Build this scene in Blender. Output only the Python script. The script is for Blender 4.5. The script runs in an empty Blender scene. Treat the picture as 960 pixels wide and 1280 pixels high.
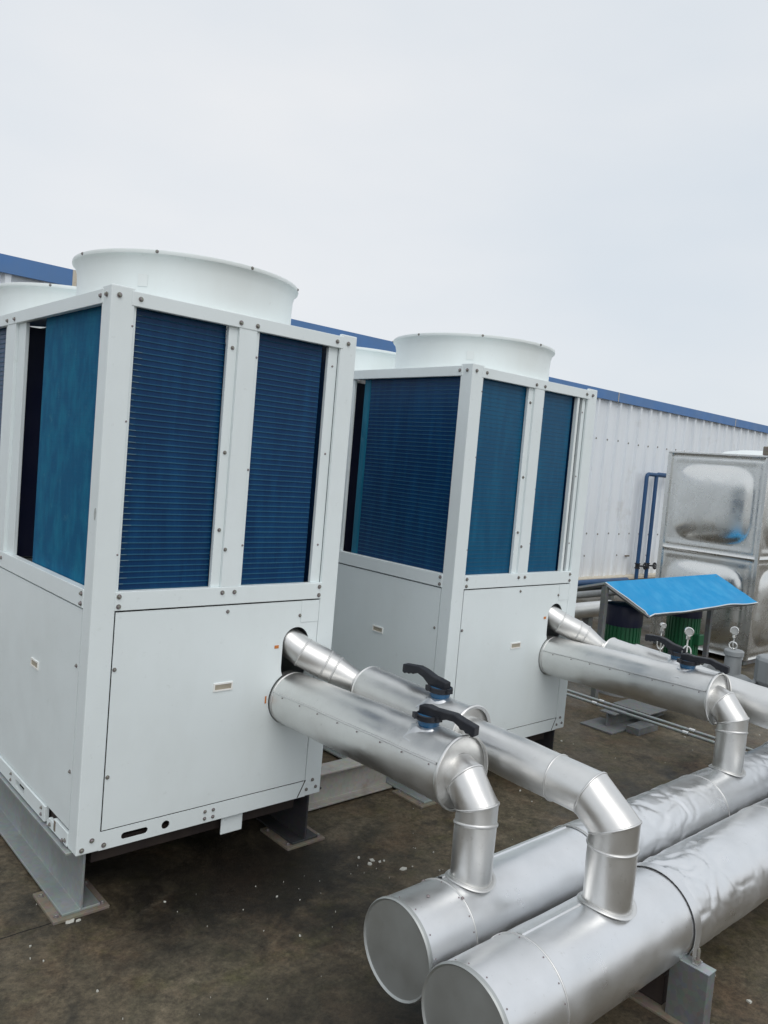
import bpy, bmesh, math, random
from mathutils import Vector, Matrix, noise, Quaternion

random.seed(7)
SC = bpy.context.scene
COL = SC.collection
PI = math.pi
V = Vector

# ------------------------------------------------------------------ helpers
def tag(o, label=None, cat=None, group=None, kind=None):
    if label: o['label'] = label
    if cat: o['category'] = cat
    if group: o['group'] = group
    if kind: o['kind'] = kind
    return o

ROOT_LOC = {}
def empty(name, loc, label, cat, group=None):
    o = bpy.data.objects.new(name, None)
    COL.objects.link(o)
    o.location = loc
    o.empty_display_size = 0.1
    ROOT_LOC[o.name] = V(loc)
    return tag(o, label, cat, group)

def base_of(o):
    while o.parent: o = o.parent
    return ROOT_LOC.get(o.name, V((0, 0, 0)))

class MB:
    """collects faces given in world coordinates"""
    def __init__(s): s.v = []; s.f = []
    def add(s, vs, fs):
        n = len(s.v); s.v += [V(p) for p in vs]; s.f += [tuple(i + n for i in f) for f in fs]; return s
    def box(s, x0, x1, y0, y1, z0, z1):
        return s.add([(x0,y0,z0),(x1,y0,z0),(x1,y1,z0),(x0,y1,z0),(x0,y0,z1),(x1,y0,z1),(x1,y1,z1),(x0,y1,z1)],
                     [(0,3,2,1),(4,5,6,7),(0,1,5,4),(1,2,6,5),(2,3,7,6),(3,0,4,7)])
    def prism(s, poly, axis, a, b):
        """closed polygon in the plane across the axis, extruded from a to b"""
        n = len(poly)
        def P(p, t):
            return {'x': (t, p[0], p[1]), 'y': (p[0], t, p[1]), 'z': (p[0], p[1], t)}[axis]
        vs = [P(p, a) for p in poly] + [P(p, b) for p in poly]
        fs = [(i, (i+1) % n, n + (i+1) % n, n + i) for i in range(n)] + [tuple(reversed(range(n))), tuple(range(n, 2*n))]
        return s.add(vs, fs)
    def rings(s, rings, closed=True, cap0=False, cap1=False, loop=False):
        n = len(rings[0]); vs = [p for r in rings for p in r]; fs = []
        m = len(rings)
        for j in range(m if loop else m - 1):
            a = j * n; b = ((j + 1) % m) * n
            for i in range(n if closed else n - 1):
                k = (i + 1) % n
                fs.append((a+i, a+k, b+k, b+i))
        if cap0: fs.append(tuple(reversed(range(n))))
        if cap1: fs.append(tuple(range((m-1)*n, m*n)))
        return s.add(vs, fs)
    def tube(s, pts, r, n=16, cap=True):
        """mitred tube through the points, r a number or a list"""
        pts = [V(p) for p in pts]
        rs = r if isinstance(r, (list, tuple)) else [r] * len(pts)
        return s.rings(mitre_rings(pts, rs, n), cap0=cap, cap1=cap)
    def lathe(s, prof, c, axis=V((0,0,1)), n=24, cap=False):
        u, w = frame(axis); c = V(c); axis = V(axis).normalized()
        rr = [[c + axis*h + (u*math.cos(2*PI*i/n) + w*math.sin(2*PI*i/n))*r for i in range(n)] for r, h in prof]
        return s.rings(rr, cap0=cap, cap1=cap)
    def mesh(s, name, off):
        me = bpy.data.meshes.new(name)
        me.from_pydata([p - off for p in s.v], [], s.f)
        bm = bmesh.new(); bm.from_mesh(me)
        bmesh.ops.recalc_face_normals(bm, faces=bm.faces)
        bm.to_mesh(me); bm.free()
        return me
    def build(s, name, m, parent=None, smooth=None, bevel=0, loc=None):
        off = base_of(parent) if parent else V(loc or (0, 0, 0))
        me = s.mesh(name, off)
        if smooth:
            for p in me.polygons: p.use_smooth = True
            me.set_sharp_from_angle(angle=math.radians(smooth))
        me.materials.append(m)
        o = bpy.data.objects.new(name, me); COL.objects.link(o)
        if parent: o.parent = parent
        else:
            o.location = off; ROOT_LOC[o.name] = V(off)
        if bevel:
            b = o.modifiers.new('edge', 'BEVEL'); b.width = bevel; b.segments = 2; b.limit_method = 'ANGLE'; b.angle_limit = 0.6
        return o

def frame(d):
    d = V(d).normalized()
    ref = V((0,0,1)) if abs(d.z) < 0.9 else V((0,1,0))
    u = ref.cross(d).normalized(); w = d.cross(u)
    return u, w

def mitre_rings(pts, rs, n):
    out = []
    dirs = [(pts[i+1]-pts[i]).normalized() for i in range(len(pts)-1)]
    u, w = frame(dirs[0])
    base = [(u*math.cos(2*PI*i/n) + w*math.sin(2*PI*i/n)) for i in range(n)]
    cur = base
    for k, p in enumerate(pts):
        if k == 0: nrm = dirs[0]; d = dirs[0]
        elif k == len(pts)-1: nrm = dirs[-1]; d = dirs[-1]
        else: nrm = (dirs[k-1] + dirs[k]).normalized(); d = dirs[k-1]
        ring = []
        for b in cur:
            q = b * rs[k]
            t = -q.dot(nrm) / d.dot(nrm)
            ring.append(p + q + d * t)
        out.append(ring)
        if 0 < k < len(pts)-1:
            rot = dirs[k-1].rotation_difference(dirs[k])
            cur = [rot @ b for b in cur]
    return out

def cut(o, cutters):
    for c in cutters:
        mod = o.modifiers.new('hole', 'BOOLEAN'); mod.operation = 'DIFFERENCE'; mod.solver = 'EXACT'; mod.object = c
    bpy.context.view_layer.update()
    dg = bpy.context.evaluated_depsgraph_get()
    me = bpy.data.meshes.new_from_object(o.evaluated_get(dg))
    o.modifiers.clear(); o.data = me
    for c in cutters: bpy.data.objects.remove(c)

def capsule(cx, cz, hw, hh, n=12):
    """rounded slot outline in x,z: half width, half height, the ends round"""
    r = min(hw, hh); pts = []
    for q, (sx, sz) in enumerate([(1,1),(-1,1),(-1,-1),(1,-1)]):
        ox, oz = cx + sx*(hw-r), cz + sz*(hh-r)
        for i in range(n+1):
            a = q*PI/2 + i*PI/2/n
            pts.append((ox + r*math.cos(a), oz + r*math.sin(a)))
    res = []
    for p in pts:
        if not res or (abs(p[0]-res[-1][0]) + abs(p[1]-res[-1][1])) > 1e-6: res.append(p)
    if (abs(res[0][0]-res[-1][0]) + abs(res[0][1]-res[-1][1])) < 1e-6: res.pop()
    return res

# ------------------------------------------------------------------ materials
def mat(name):
    m = bpy.data.materials.new(name); m.use_nodes = True
    nt = m.node_tree
    return m, nt, nt.nodes['Principled BSDF']
def N(nt, t, **k):
    n = nt.nodes.new(t)
    for a, b in k.items():
        if a in n.inputs: n.inputs[a].default_value = b
        else: setattr(n, a, b)
    return n
def coords(nt, scale=(1,1,1), kind='Object'):
    tc = N(nt, 'ShaderNodeTexCoord'); mp = N(nt, 'ShaderNodeMapping'); mp.inputs['Scale'].default_value = scale
    nt.links.new(tc.outputs[kind], mp.inputs['Vector']); return mp.outputs['Vector']
def nz(nt, vec, scale, detail=4, rough=0.55, dist=0.0):
    n = N(nt, 'ShaderNodeTexNoise'); n.inputs['Scale'].default_value = scale; n.inputs['Detail'].default_value = detail
    n.inputs['Roughness'].default_value = rough; n.inputs['Distortion'].default_value = dist
    nt.links.new(vec, n.inputs['Vector']); return n.outputs['Fac']
def ramp(nt, fac, stops):
    r = N(nt, 'ShaderNodeValToRGB'); e = r.color_ramp.elements
    while len(e) < len(stops): e.new(0.5)
    for el, (p, c) in zip(e, stops):
        el.position = p; el.color = (c[0], c[1], c[2], 1) if hasattr(c, '__len__') else (c, c, c, 1)
    nt.links.new(fac, r.inputs['Fac']); return r.outputs['Color']
def mix(nt, fac, a, b, blend='MIX'):
    m = N(nt, 'ShaderNodeMix'); m.data_type = 'RGBA'; m.blend_type = blend
    for s, i in ((fac, 0), (a, 6), (b, 7)):
        if hasattr(s, 'node'): nt.links.new(s, m.inputs[i])
        elif hasattr(s, '__len__'): m.inputs[i].default_value = (s[0], s[1], s[2], 1)
        else: m.inputs[i].default_value = s
    return m.outputs[2]
def bump(nt, bs, h, strength=0.3, dist=0.01):
    b = N(nt, 'ShaderNodeBump'); b.inputs['Strength'].default_value = strength; b.inputs['Distance'].default_value = dist
    nt.links.new(h, b.inputs['Height']); nt.links.new(b.outputs['Normal'], bs.inputs['Normal'])

def paint(name, col, rough=0.45, dirt=(0.5,0.5,0.44), amount=0.5, streak=(9,9,1.2), spec=0.4, dents=0.12):
    m, nt, bs = mat(name)
    v = coords(nt, streak); v2 = coords(nt)
    f1 = ramp(nt, nz(nt, v, 1.6, 6, 0.6), [(0.45, 0), (0.8, amount)])
    f2 = ramp(nt, nz(nt, v2, 30, 5, 0.7), [(0.63, 0), (0.72, amount*0.9)])
    c = mix(nt, f1, col, dirt); c = mix(nt, f2, c, [x*0.8 for x in dirt])
    nt.links.new(c, bs.inputs['Base Color'])
    nt.links.new(ramp(nt, nz(nt, v2, 7, 4), [(0.3, rough-0.08), (0.7, rough+0.12)]), bs.inputs['Roughness'])
    bs.inputs['Specular IOR Level'].default_value = spec
    bump(nt, bs, nz(nt, v2, 2.6, 3), dents, 0.02)
    return m

M = {}
M['white'] = paint('white_powder_coat', (0.80, 0.865, 0.872), 0.42, (0.60,0.64,0.61), 0.20, (3.2,3.2,1.3), dents=0.22)
M['shroud'] = paint('white_shroud_paint', (0.83, 0.885, 0.88), 0.45, (0.64,0.66,0.61), 0.22, (4,4,1.2))
M['sticker'] = paint('pale_sticker', (0.9,0.9,0.87), 0.4, (0.75,0.75,0.7), 0.2)
M['dial'] = paint('gauge_dial', (0.42,0.43,0.42), 0.25, (0.3,0.3,0.3), 0.4)
M['palemark'] = paint('faded_sticker', (0.80,0.84,0.83), 0.35, (0.7,0.72,0.7), 0.4)
M['scuff'] = paint('grey_scuff', (0.40,0.43,0.42), 0.6, (0.62,0.66,0.65), 0.8, (30,30,30))
M['orange'] = paint('orange_sticker', (0.62,0.20,0.04), 0.5, (0.4,0.2,0.1), 0.4)
M['beige'] = paint('beige_recess', (0.42,0.38,0.30), 0.5, (0.25,0.22,0.18), 0.5)
M['bluepaint'] = paint('blue_pipe_paint', (0.018,0.075,0.19), 0.4, (0.05,0.07,0.10), 0.5)
M['trim'] = paint('blue_trim_paint', (0.09,0.215,0.475), 0.5, (0.13,0.21,0.33), 0.6, (1,1,1))
M['canopy'] = paint('bright_blue_sheet', (0.008,0.285,0.60), 0.5, (0.10,0.45,0.74), 0.55, (4,4,4), 0.25, 0.35)
M['canopy_edge'] = paint('white_sheet_edge', (0.75,0.8,0.82), 0.5, (0.5,0.55,0.6), 0.3)
M['navy'] = paint('navy_paint', (0.013,0.017,0.05), 0.4, (0.04,0.04,0.06), 0.5)
M['green'] = paint('dark_green_paint', (0.010,0.115,0.045), 0.4, (0.02,0.09,0.04), 0.5, spec=0.5)
M['greycast'] = paint('grey_cast_paint', (0.30,0.32,0.33), 0.5, (0.2,0.2,0.19), 0.6)
M['black'] = paint('black_plastic', (0.014,0.016,0.022), 0.5, (0.05,0.05,0.055), 0.5)
M['bluering'] = paint('blue_plastic', (0.02,0.11,0.24), 0.4, (0.06,0.12,0.18), 0.5)
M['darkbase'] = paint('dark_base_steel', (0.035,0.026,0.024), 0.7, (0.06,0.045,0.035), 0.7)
M['cream'] = paint('cream_paint', (0.62,0.57,0.47), 0.6, (0.4,0.3,0.18), 0.6)

def galv(name, col, rough=0.5, rust=0.35, metallic=0.55):
    m, nt, bs = mat(name)
    v = coords(nt)
    vor = N(nt, 'ShaderNodeTexVoronoi'); vor.inputs['Scale'].default_value = 60; nt.links.new(v, vor.inputs['Vector'])
    c = mix(nt, 0.14, col, vor.outputs['Color'], 'SOFT_LIGHT')
    f = ramp(nt, nz(nt, v, 9, 7, 0.65), [(0.55, 0), (0.72, rust)])
    c = mix(nt, f, c, (0.16,0.085,0.045))
    c = mix(nt, ramp(nt, nz(nt, v, 4, 5), [(0.4, 0), (0.75, 0.45)]), c, [x*0.55 for x in col])
    nt.links.new(c, bs.inputs['Base Color'])
    nt.links.new(ramp(nt, f, [(0, metallic), (1, 0.0)]), bs.inputs['Metallic'])
    bs.inputs['Roughness'].default_value = rough
    bump(nt, bs, nz(nt, v, 40, 5), 0.2, 0.003)
    return m
M['galv'] = galv('galvanised_steel', (0.42,0.455,0.455))
M['bolt'] = galv('weathered_bolt', (0.30,0.29,0.265), 0.5, 0.7, 0.6)
M['greysteel'] = galv('grey_steel', (0.20,0.21,0.21), 0.6, 0.3, 0.3)
M['shadesteel'] = galv('shade_toned_beam_steel', (0.055,0.055,0.06), 0.6, 0.3, 0.1)  # beam steel darkened to paint in the shade under the units
M['beamfront'] = galv('dull_beam_paint', (0.42,0.41,0.38), 0.6, 0.4, 0.2)
M['rustplate'] = galv('rusty_plate', (0.24,0.20,0.16), 0.7, 1.0, 0.15)

def alu(name, col=(0.80,0.80,0.79), rough=0.34, crease=0.25, cs=7.0, stretch=(1,1,1), metal=0.95, speck=0.4, mott=0.4):
    m, nt, bs = mat(name)
    v = coords(nt, stretch)
    g = coords(nt)
    bs.inputs['Metallic'].default_value = metal
    c = mix(nt, ramp(nt, nz(nt, g, 5, 6, 0.65), [(0.42, 0), (0.75, mott)]), col, [col[0]*0.76, col[1]*0.76, col[2]*0.75])
    c = mix(nt, ramp(nt, nz(nt, g, 38, 5, 0.7), [(0.62, 0), (0.76, speck)]), c, (0.42,0.41,0.38))
    nt.links.new(c, bs.inputs['Base Color'])
    nt.links.new(ramp(nt, nz(nt, g, 6, 6, 0.6), [(0.3, rough-0.07), (0.75, rough+0.15)]), bs.inputs['Roughness'])
    n1 = nz(nt, v, cs, 2, 0.4, 0.9)
    vor = N(nt, 'ShaderNodeTexVoronoi'); vor.feature = 'F1'; vor.inputs['Scale'].default_value = cs*0.8
    nt.links.new(mix(nt, 0.10, v, N_col(nt, v, cs*0.7)), vor.inputs['Vector'])
    h = N(nt, 'ShaderNodeMath'); h.operation = 'ADD'
    nt.links.new(n1, h.inputs[0]); nt.links.new(vor.outputs['Distance'], h.inputs[1])
    h2 = N(nt, 'ShaderNodeMath'); h2.operation = 'MULTIPLY_ADD'; h2.inputs[1].default_value = 0.015
    nt.links.new(nz(nt, g, 90, 3), h2.inputs[0]); nt.links.new(h.outputs[0], h2.inputs[2])
    bump(nt, bs, h2.outputs[0], crease, 0.012)
    return m
def N_col(nt, v, s):
    n = N(nt, 'ShaderNodeTexNoise'); n.inputs['Scale'].default_value = s; n.inputs['Detail'].default_value = 3
    nt.links.new(v, n.inputs['Vector']); return n.outputs['Color']
M['alu'] = alu('aluminium_jacket', (0.80,0.80,0.785), 0.37, 0.22, 5.0)
M['alufoil'] = alu('creased_aluminium_foil', (0.83,0.84,0.85), 0.32, 0.26, 4.5, (0.8,1.2,1.2))
M['aluwarm'] = alu('aluminium_elbow', (0.76,0.755,0.74), 0.36, 0.16, 7.0)
M['alucap'] = alu('aluminium_cap', (0.52,0.54,0.53), 0.55, 0.06, 5.0)
M['bead'] = alu('aluminium_seam', (0.74,0.74,0.73), 0.42, 0.10, 12.0)
M['stainless'] = alu('stainless_panel', (0.76,0.765,0.745), 0.24, 0.0, 3.0, metal=0.97, speck=0.0, mott=0.12)
M['chrome'] = alu('bright_gauge_metal', (0.8,0.8,0.78), 0.18, 0.02, 5.0)

def coilmat(name, dark, light, axis_scale, streak=0.35, rough=0.32, spec=0.22):
    m, nt, bs = mat(name)
    v = coords(nt)
    w = coords(nt, axis_scale)
    c = mix(nt, ramp(nt, nz(nt, w, 3.0, 6, 0.6), [(0.42, 0), (0.75, 1)]), dark, light)
    c = mix(nt, ramp(nt, nz(nt, v, 14, 7, 0.7), [(0.60, 0), (0.75, streak)]), c, (0.06,0.22,0.30))
    nt.links.new(c, bs.inputs['Base Color'])
    bs.inputs['Roughness'].default_value = rough
    bs.inputs['Specular IOR Level'].default_value = spec
    fine = coords(nt, (260, 260, 3))
    bump(nt, bs, nz(nt, fine, 1.0, 2), 0.25, 0.003)
    return m
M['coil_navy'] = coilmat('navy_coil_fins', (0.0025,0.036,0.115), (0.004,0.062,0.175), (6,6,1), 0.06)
M['coil_row'] = coilmat('coil_tube_rows', (0.010,0.075,0.150), (0.015,0.100,0.185), (6,6,1), 0.3, 0.4)  # paler than the fins, paints the highlight along each raised row
M['coil_glint'] = paint('painted_row_glints', (0.20,0.30,0.32), 0.4, (0.1,0.18,0.22), 0.5)  # pale tone for painted reflections where the rows begin
M['coil_teal'] = coilmat('dusty_lit_teal_coil_fins', (0.002,0.098,0.215), (0.007,0.175,0.300), (5,5,2.2), 0.8, 0.6, 0.08)  # base tone brightened for grazing light, dust and wear streaks over it
M['coil_blue'] = coilmat('blue_coil_fins', (0.003,0.078,0.172), (0.006,0.120,0.230), (6,6,1), 0.10)
M['coil_end'] = coilmat('teal_coil_end', (0.010,0.13,0.22), (0.02,0.18,0.28), (9,9,2), 0.5, 0.4)

def wallmat():
    m, nt, bs = mat('corrugated_wall_paint')
    v = coords(nt, (3, 3, 0.35)); g = coords(nt)
    c = mix(nt, ramp(nt, nz(nt, v, 1.2, 6, 0.6), [(0.42, 0), (0.8, 0.5)]), (0.84,0.885,0.925), (0.66,0.70,0.74))
    c = mix(nt, ramp(nt, nz(nt, g, 1.3, 6, 0.7), [(0.58, 0), (0.75, 0.4)]), c, (0.45,0.42,0.36))
    sx = N(nt, 'ShaderNodeSeparateXYZ'); nt.links.new(g, sx.inputs[0])
    low = N(nt, 'ShaderNodeMapRange'); low.inputs[1].default_value = 0.55; low.inputs[2].default_value = 0.0
    nt.links.new(sx.outputs['Z'], low.inputs[0])
    grime = N(nt, 'ShaderNodeMath'); grime.operation = 'MULTIPLY'
    nt.links.new(low.outputs[0], grime.inputs[0]); nt.links.new(ramp(nt, nz(nt, v, 3, 5), [(0.35, 0), (0.75, 0.5)]), grime.inputs[1])
    c = mix(nt, grime.outputs[0], c, (0.36,0.27,0.17))
    nt.links.new(c, bs.inputs['Base Color']); bs.inputs['Roughness'].default_value = 0.5
    bump(nt, bs, nz(nt, g, 2.2, 3), 0.2, 0.02)
    return m
M['wall'] = wallmat()

def groundmat():
    m, nt, bs = mat('wet_stained_roof')
    v = coords(nt)
    def math2(op, a, b):
        n = N(nt, 'ShaderNodeMath'); n.operation = op
        for i, q in enumerate((a, b)):
            if hasattr(q, 'node'): nt.links.new(q, n.inputs[i])
            else: n.inputs[i].default_value = q
        return n.outputs[0]
    big = nz(nt, v, 1.3, 10, 0.66, 0.8)
    c = ramp(nt, big, [(0.34, (0.017,0.015,0.012)), (0.43, (0.042,0.036,0.025)), (0.50, (0.072,0.058,0.038)), (0.57, (0.056,0.048,0.031)), (0.66, (0.095,0.078,0.053))])
    c = mix(nt, ramp(nt, nz(nt, v, 2.3, 7, 0.68), [(0.50, 0), (0.66, 0.55)]), c, (0.068,0.040,0.022))
    c = mix(nt, ramp(nt, nz(nt, coords(nt, (1,1.4,1)), 3.3, 8, 0.72), [(0.52, 0), (0.66, 0.65)]), c, (0.046,0.043,0.017))
    c = mix(nt, ramp(nt, nz(nt, v, 8, 9, 0.76, 0.5), [(0.52, 0), (0.66, 0.6)]), c, (0.022,0.018,0.013))
    c = mix(nt, ramp(nt, nz(nt, v, 5.1, 9, 0.78), [(0.60, 0), (0.72, 0.65)]), c, (0.135,0.112,0.080))
    fine = nz(nt, v, 60, 8, 0.8); mid = nz(nt, v, 21, 8, 0.75)
    c = mix(nt, 1.0, c, ramp(nt, fine, [(0.36, 0.95), (0.5, 1.5), (0.66, 2.1)]), 'MULTIPLY')
    c = mix(nt, 1.0, c, ramp(nt, mid, [(0.36, 0.62), (0.5, 1.0), (0.64, 1.4)]), 'MULTIPLY')
    # a wet patch with an outline of its own, beside the near unit
    def patch(cx, cy, sx, sy, r0, r1):
        sub = N(nt, 'ShaderNodeVectorMath'); sub.operation = 'SUBTRACT'; sub.inputs[1].default_value = (cx, cy, 0); nt.links.new(v, sub.inputs[0])
        sc = N(nt, 'ShaderNodeVectorMath'); sc.operation = 'MULTIPLY'; sc.inputs[1].default_value = (sx, sy, 0); nt.links.new(sub.outputs[0], sc.inputs[0])
        ln = N(nt, 'ShaderNodeVectorMath'); ln.operation = 'LENGTH'; nt.links.new(sc.outputs[0], ln.inputs[0])
        d = math2('ADD', ln.outputs['Value'], math2('MULTIPLY', math2('SUBTRACT', nz(nt, v, 4.5, 9, 0.68, 0.6), 0.5), 2.2))
        mr = N(nt, 'ShaderNodeMapRange'); mr.inputs[1].default_value = r1; mr.inputs[2].default_value = r0; nt.links.new(d, mr.inputs[0])
        return mr.outputs[0]
    wet = math2('MULTIPLY', math2('MAXIMUM', patch(0.72, -0.10, 1.5, 2.6, 0.55, 1.30), math2('MULTIPLY', patch(0.45, -1.05, 2.2, 2.2, 0.5, 1.2), 0.6)), 0.86)
    c = mix(nt, wet, c, (0.0085,0.0075,0.0065))
    # joint in the screed running out from the foot plate
    sx = N(nt, 'ShaderNodeSeparateXYZ'); nt.links.new(v, sx.inputs[0])
    dy = math2('ABSOLUTE', math2('ADD', math2('SUBTRACT', sx.outputs['Y'], 0.052), math2('MULTIPLY', math2('SUBTRACT', nz(nt, v, 9, 5), 0.5), 0.03)), 0)
    ck = math2('MULTIPLY', math2('LESS_THAN', dy, 0.0028), math2('LESS_THAN', sx.outputs['X'], 0.0))
    c = mix(nt, ck, c, (0.006,0.005,0.004))
    grit = ramp(nt, nz(nt, v, 170, 4, 0.8), [(0.66, 0), (0.74, 0.8)])
    c = mix(nt, grit, c, (0.16,0.145,0.115))
    pit = ramp(nt, nz(nt, v, 120, 4, 0.8), [(0.28, 0.8), (0.36, 0)])
    c = mix(nt, pit, c, (0.010,0.009,0.007))
    nt.links.new(c, bs.inputs['Base Color'])
    r = ramp(nt, nz(nt, v, 1.6, 6, 0.6), [(0.40, 0.36), (0.60, 0.80)])
    r = mix(nt, wet, r, (0.42,0.42,0.42))
    nt.links.new(r, bs.inputs['Roughness'])
    bs.inputs['Specular IOR Level'].default_value = 0.4
    bump(nt, bs, math2('ADD', math2('MULTIPLY', fine, 0.6), mid), 0.4, 0.007)
    return m
M['ground'] = groundmat()
M['flake'] = paint('pale_flake', (0.55,0.55,0.50), 0.7, (0.3,0.28,0.24), 0.6)

# ------------------------------------------------------------------ shared small meshes
def bolt_mesh():
    b = MB()
    b.lathe([(0.0002, 0.0), (0.0105, 0.0), (0.0105, 0.002), (0.0002, 0.0021)], (0,0,0), n=14)
    b.lathe([(0.0070, 0.002), (0.0070, 0.0075), (0.0055, 0.009), (0.0002, 0.0092)], (0,0,0), n=6)
    me = b.mesh('bolt', V((0,0,0))); me.materials.append(M['bolt']); return me
BOLT = bolt_mesh()
def rivet_mesh():
    b = MB(); b.lathe([(0.0055, 0.0), (0.0050, 0.002), (0.0028, 0.0034), (0.0002, 0.0038)], (0,0,0), n=10)
    me = b.mesh('screw', V((0,0,0))); me.materials.append(M['bolt'])
    for p in me.polygons: p.use_smooth = True
    return me
SCREW = rivet_mesh()
def put(me, name, p, nrm, parent, s=1.0):
    o = bpy.data.objects.new(name, me); COL.objects.link(o); o.parent = parent
    o.location = V(p) - base_of(parent)
    s *= 0.86; q = V((0,0,1)).rotation_difference(V(nrm))
    o.rotation_mode = 'QUATERNION'; o.rotation_quaternion = q @ Quaternion((0,0,1), random.random()*6)
    o.scale = (s, s, s); return o
def bolt(p, nrm, parent, s=1.0): return put(BOLT, 'bolt', p, nrm, parent, s)
def screw(p, nrm, parent, s=1.0): return put(SCREW, 'screw', p, nrm, parent, s)

# ------------------------------------------------------------------ the setting
def make_ground():
    b = MB()
    xs = [-120,-40,-12] + [-6 + i*0.5 for i in range(49)] + [40, 120, 220]
    ys = [-120,-40,-12] + [-6 + i*0.5 for i in range(25)] + [20, 60, 200]
    vs = [(x, y, 0.0) for y in ys for x in xs]; n = len(xs)
    b.add(vs, [(j*n+i, j*n+i+1, (j+1)*n+i+1, (j+1)*n+i) for j in range(len(ys)-1) for i in range(n-1)])
    o = b.build('ground', M['ground']); tag(o, kind='structure', label='wet brown stained concrete roof deck'); return o
make_ground()

def make_debris():
    rnd = random.Random(3); b = MB()
    def flake(x, y, s):
        n = rnd.randint(4, 7); a0 = rnd.random()*6; h = 0.0015 + rnd.random()*0.0025
        st = 0.45 + rnd.random()*0.55; al = rnd.random()*PI
        top = []; bot = []
        for i in range(n):
            a = a0 + 2*PI*i/n; r = s*(0.55 + 0.6*rnd.random())
            px, py = r*math.cos(a), r*math.sin(a)*st
            qx, qy = px*math.cos(al)-py*math.sin(al), px*math.sin(al)+py*math.cos(al)
            top.append((x+qx, y+qy, h + rnd.random()*0.0025)); bot.append((x+qx*1.1, y+qy*1.1, -0.002))
        b.add(bot + top, [tuple(range(n, 2*n))] + [(i, (i+1) % n, n+(i+1) % n, n+i) for i in range(n)])
    for (cx, cy, sx, sy, n, s) in [(0.9,-0.42,0.25,0.14,12,0.008),(1.25,-0.30,0.25,0.16,12,0.009),(0.55,-0.35,0.3,0.2,10,0.007),(0.0,-0.3,0.5,0.3,9,0.007),
                                   (1.62,-1.75,0.16,0.15,22,0.012),(1.38,-1.55,0.10,0.12,16,0.013),(0.3,-0.9,0.6,0.4,9,0.007),(2.6,-0.3,0.7,0.25,14,0.008),
                                   (3.4,0.5,0.5,0.5,24,0.014),(-0.2,0.3,0.15,0.5,8,0.009),(2.0,-0.55,0.4,0.2,12,0.008),(4.5,0.0,1.5,1.5,30,0.012)]:
        for i in range(n): flake(rnd.gauss(cx, sx), rnd.gauss(cy, sy), s*(0.16 + rnd.random()**4*0.8))
    for (x, y, s) in [(1.285,-0.36,0.021),(1.22,-0.23,0.018),(1.24,-0.26,0.013),(1.19,-0.25,0.012),(0.0,0.02,0.020),(0.03,0.012,0.012)]: flake(x, y, s)
    o = b.build('debris', M['flake']); tag(o, kind='stuff', label='pale paint flakes and grit lying on the roof deck')
make_debris()

# ------------------------------------------------------------------ warehouse behind
def make_building():
    Y0 = 5.18; H = 3.22; XA, XB = -14.0, 46.0; D = 14.0
    r = empty('warehouse_building', (16, Y0, 0), 'long white corrugated metal building with blue roof trim behind the machines', 'building')
    prof = [(0.0,0.0),(0.115,0.0),(0.135,-0.046),(0.185,-0.046),(0.205,0.0)]; pitch = 0.34
    b = MB(); xs = []
    x = XA
    while x < XB:
        for dx, dy in prof: xs.append((x+dx, Y0+dy))
        x += pitch
    n = len(xs)
    zs = [0.0, 1.2, 2.4, H]
    vs = [(p[0], p[1], z) for z in zs for p in xs]
    fs = [(j*n+i, j*n+i+1, (j+1)*n+i+1, (j+1)*n+i) for j in range(len(zs)-1) for i in range(n-1)]
    b.add(vs, fs)
    nw = len(b.f); k = 0; x = XA
    while x < XB:
        if 0.5 < x < 22:
            for z in (0.42, 0.82, 2.46):
                if z == 0.42 and k % 3: continue
                b.lathe([(0.017,0.0),(0.015,0.008),(0.001,0.012)], (x+0.16, Y0-0.046, z + random.uniform(-.012,.012)), axis=V((0,-1,0)), n=8)
        x += pitch; k += 1
    w = b.build('wall', M['wall'], r); w.data.materials.append(M['bolt'])
    for p in w.data.polygons: p.material_index = 0 if p.index < nw else 1
    e = MB(); e.box(XA, XA+0.05, Y0+0.05, Y0+D, 0, H); e.box(XB-0.05, XB, Y0+0.05, Y0+D, 0, H); e.box(XA, XB, Y0+D, Y0+D+0.05, 0, H)
    e.build('wall', M['wall'], r)
    t = MB()
    x = XA; seg = 4.536; x0 = 11.16 - 6*seg
    while x0 < XB:
        a, c = max(x0, XA), min(x0+seg-0.006, XB)
        if c > a:
            t.prism([(Y0-0.075, H-0.075), (Y0-0.045, H-0.075), (Y0-0.045, H+0.05), (Y0+0.25, H+0.075), (Y0+0.25, H+0.085), (Y0-0.075, H+0.085)], 'x', a, c)
        x0 += seg
    t.build('roof_trim', M['trim'], r)
    rf = MB(); rf.prism([(Y0+0.1, H), (Y0+D/2, H+0.06), (Y0+D, H), (Y0+D, H+0.05), (Y0+D/2, H+0.11), (Y0+0.1, H+0.05)], 'x', XA, XB)
    rf.build('roof', M['trim'], r)
    for xa, xb in ((11.145,11.163),(15.682,15.70),(1.68,1.72)):
        MB().box(xa, xb, Y0-0.080, Y0-0.0755, H-0.075, H+0.083).build('trim_joint_strip', M['cream'], r)
    MB().box(11.93, 12.05, Y0-0.075, Y0-0.0465, 0.40, 0.425).build('rusty_bracket', M['rustplate'], r)
    kb = MB(); kb.box(XA, XB, Y0-0.16, Y0+0.06, -0.02, 0.055); kb.build('base_flashing', M['cream'], r, bevel=0.01)
make_building()

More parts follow.
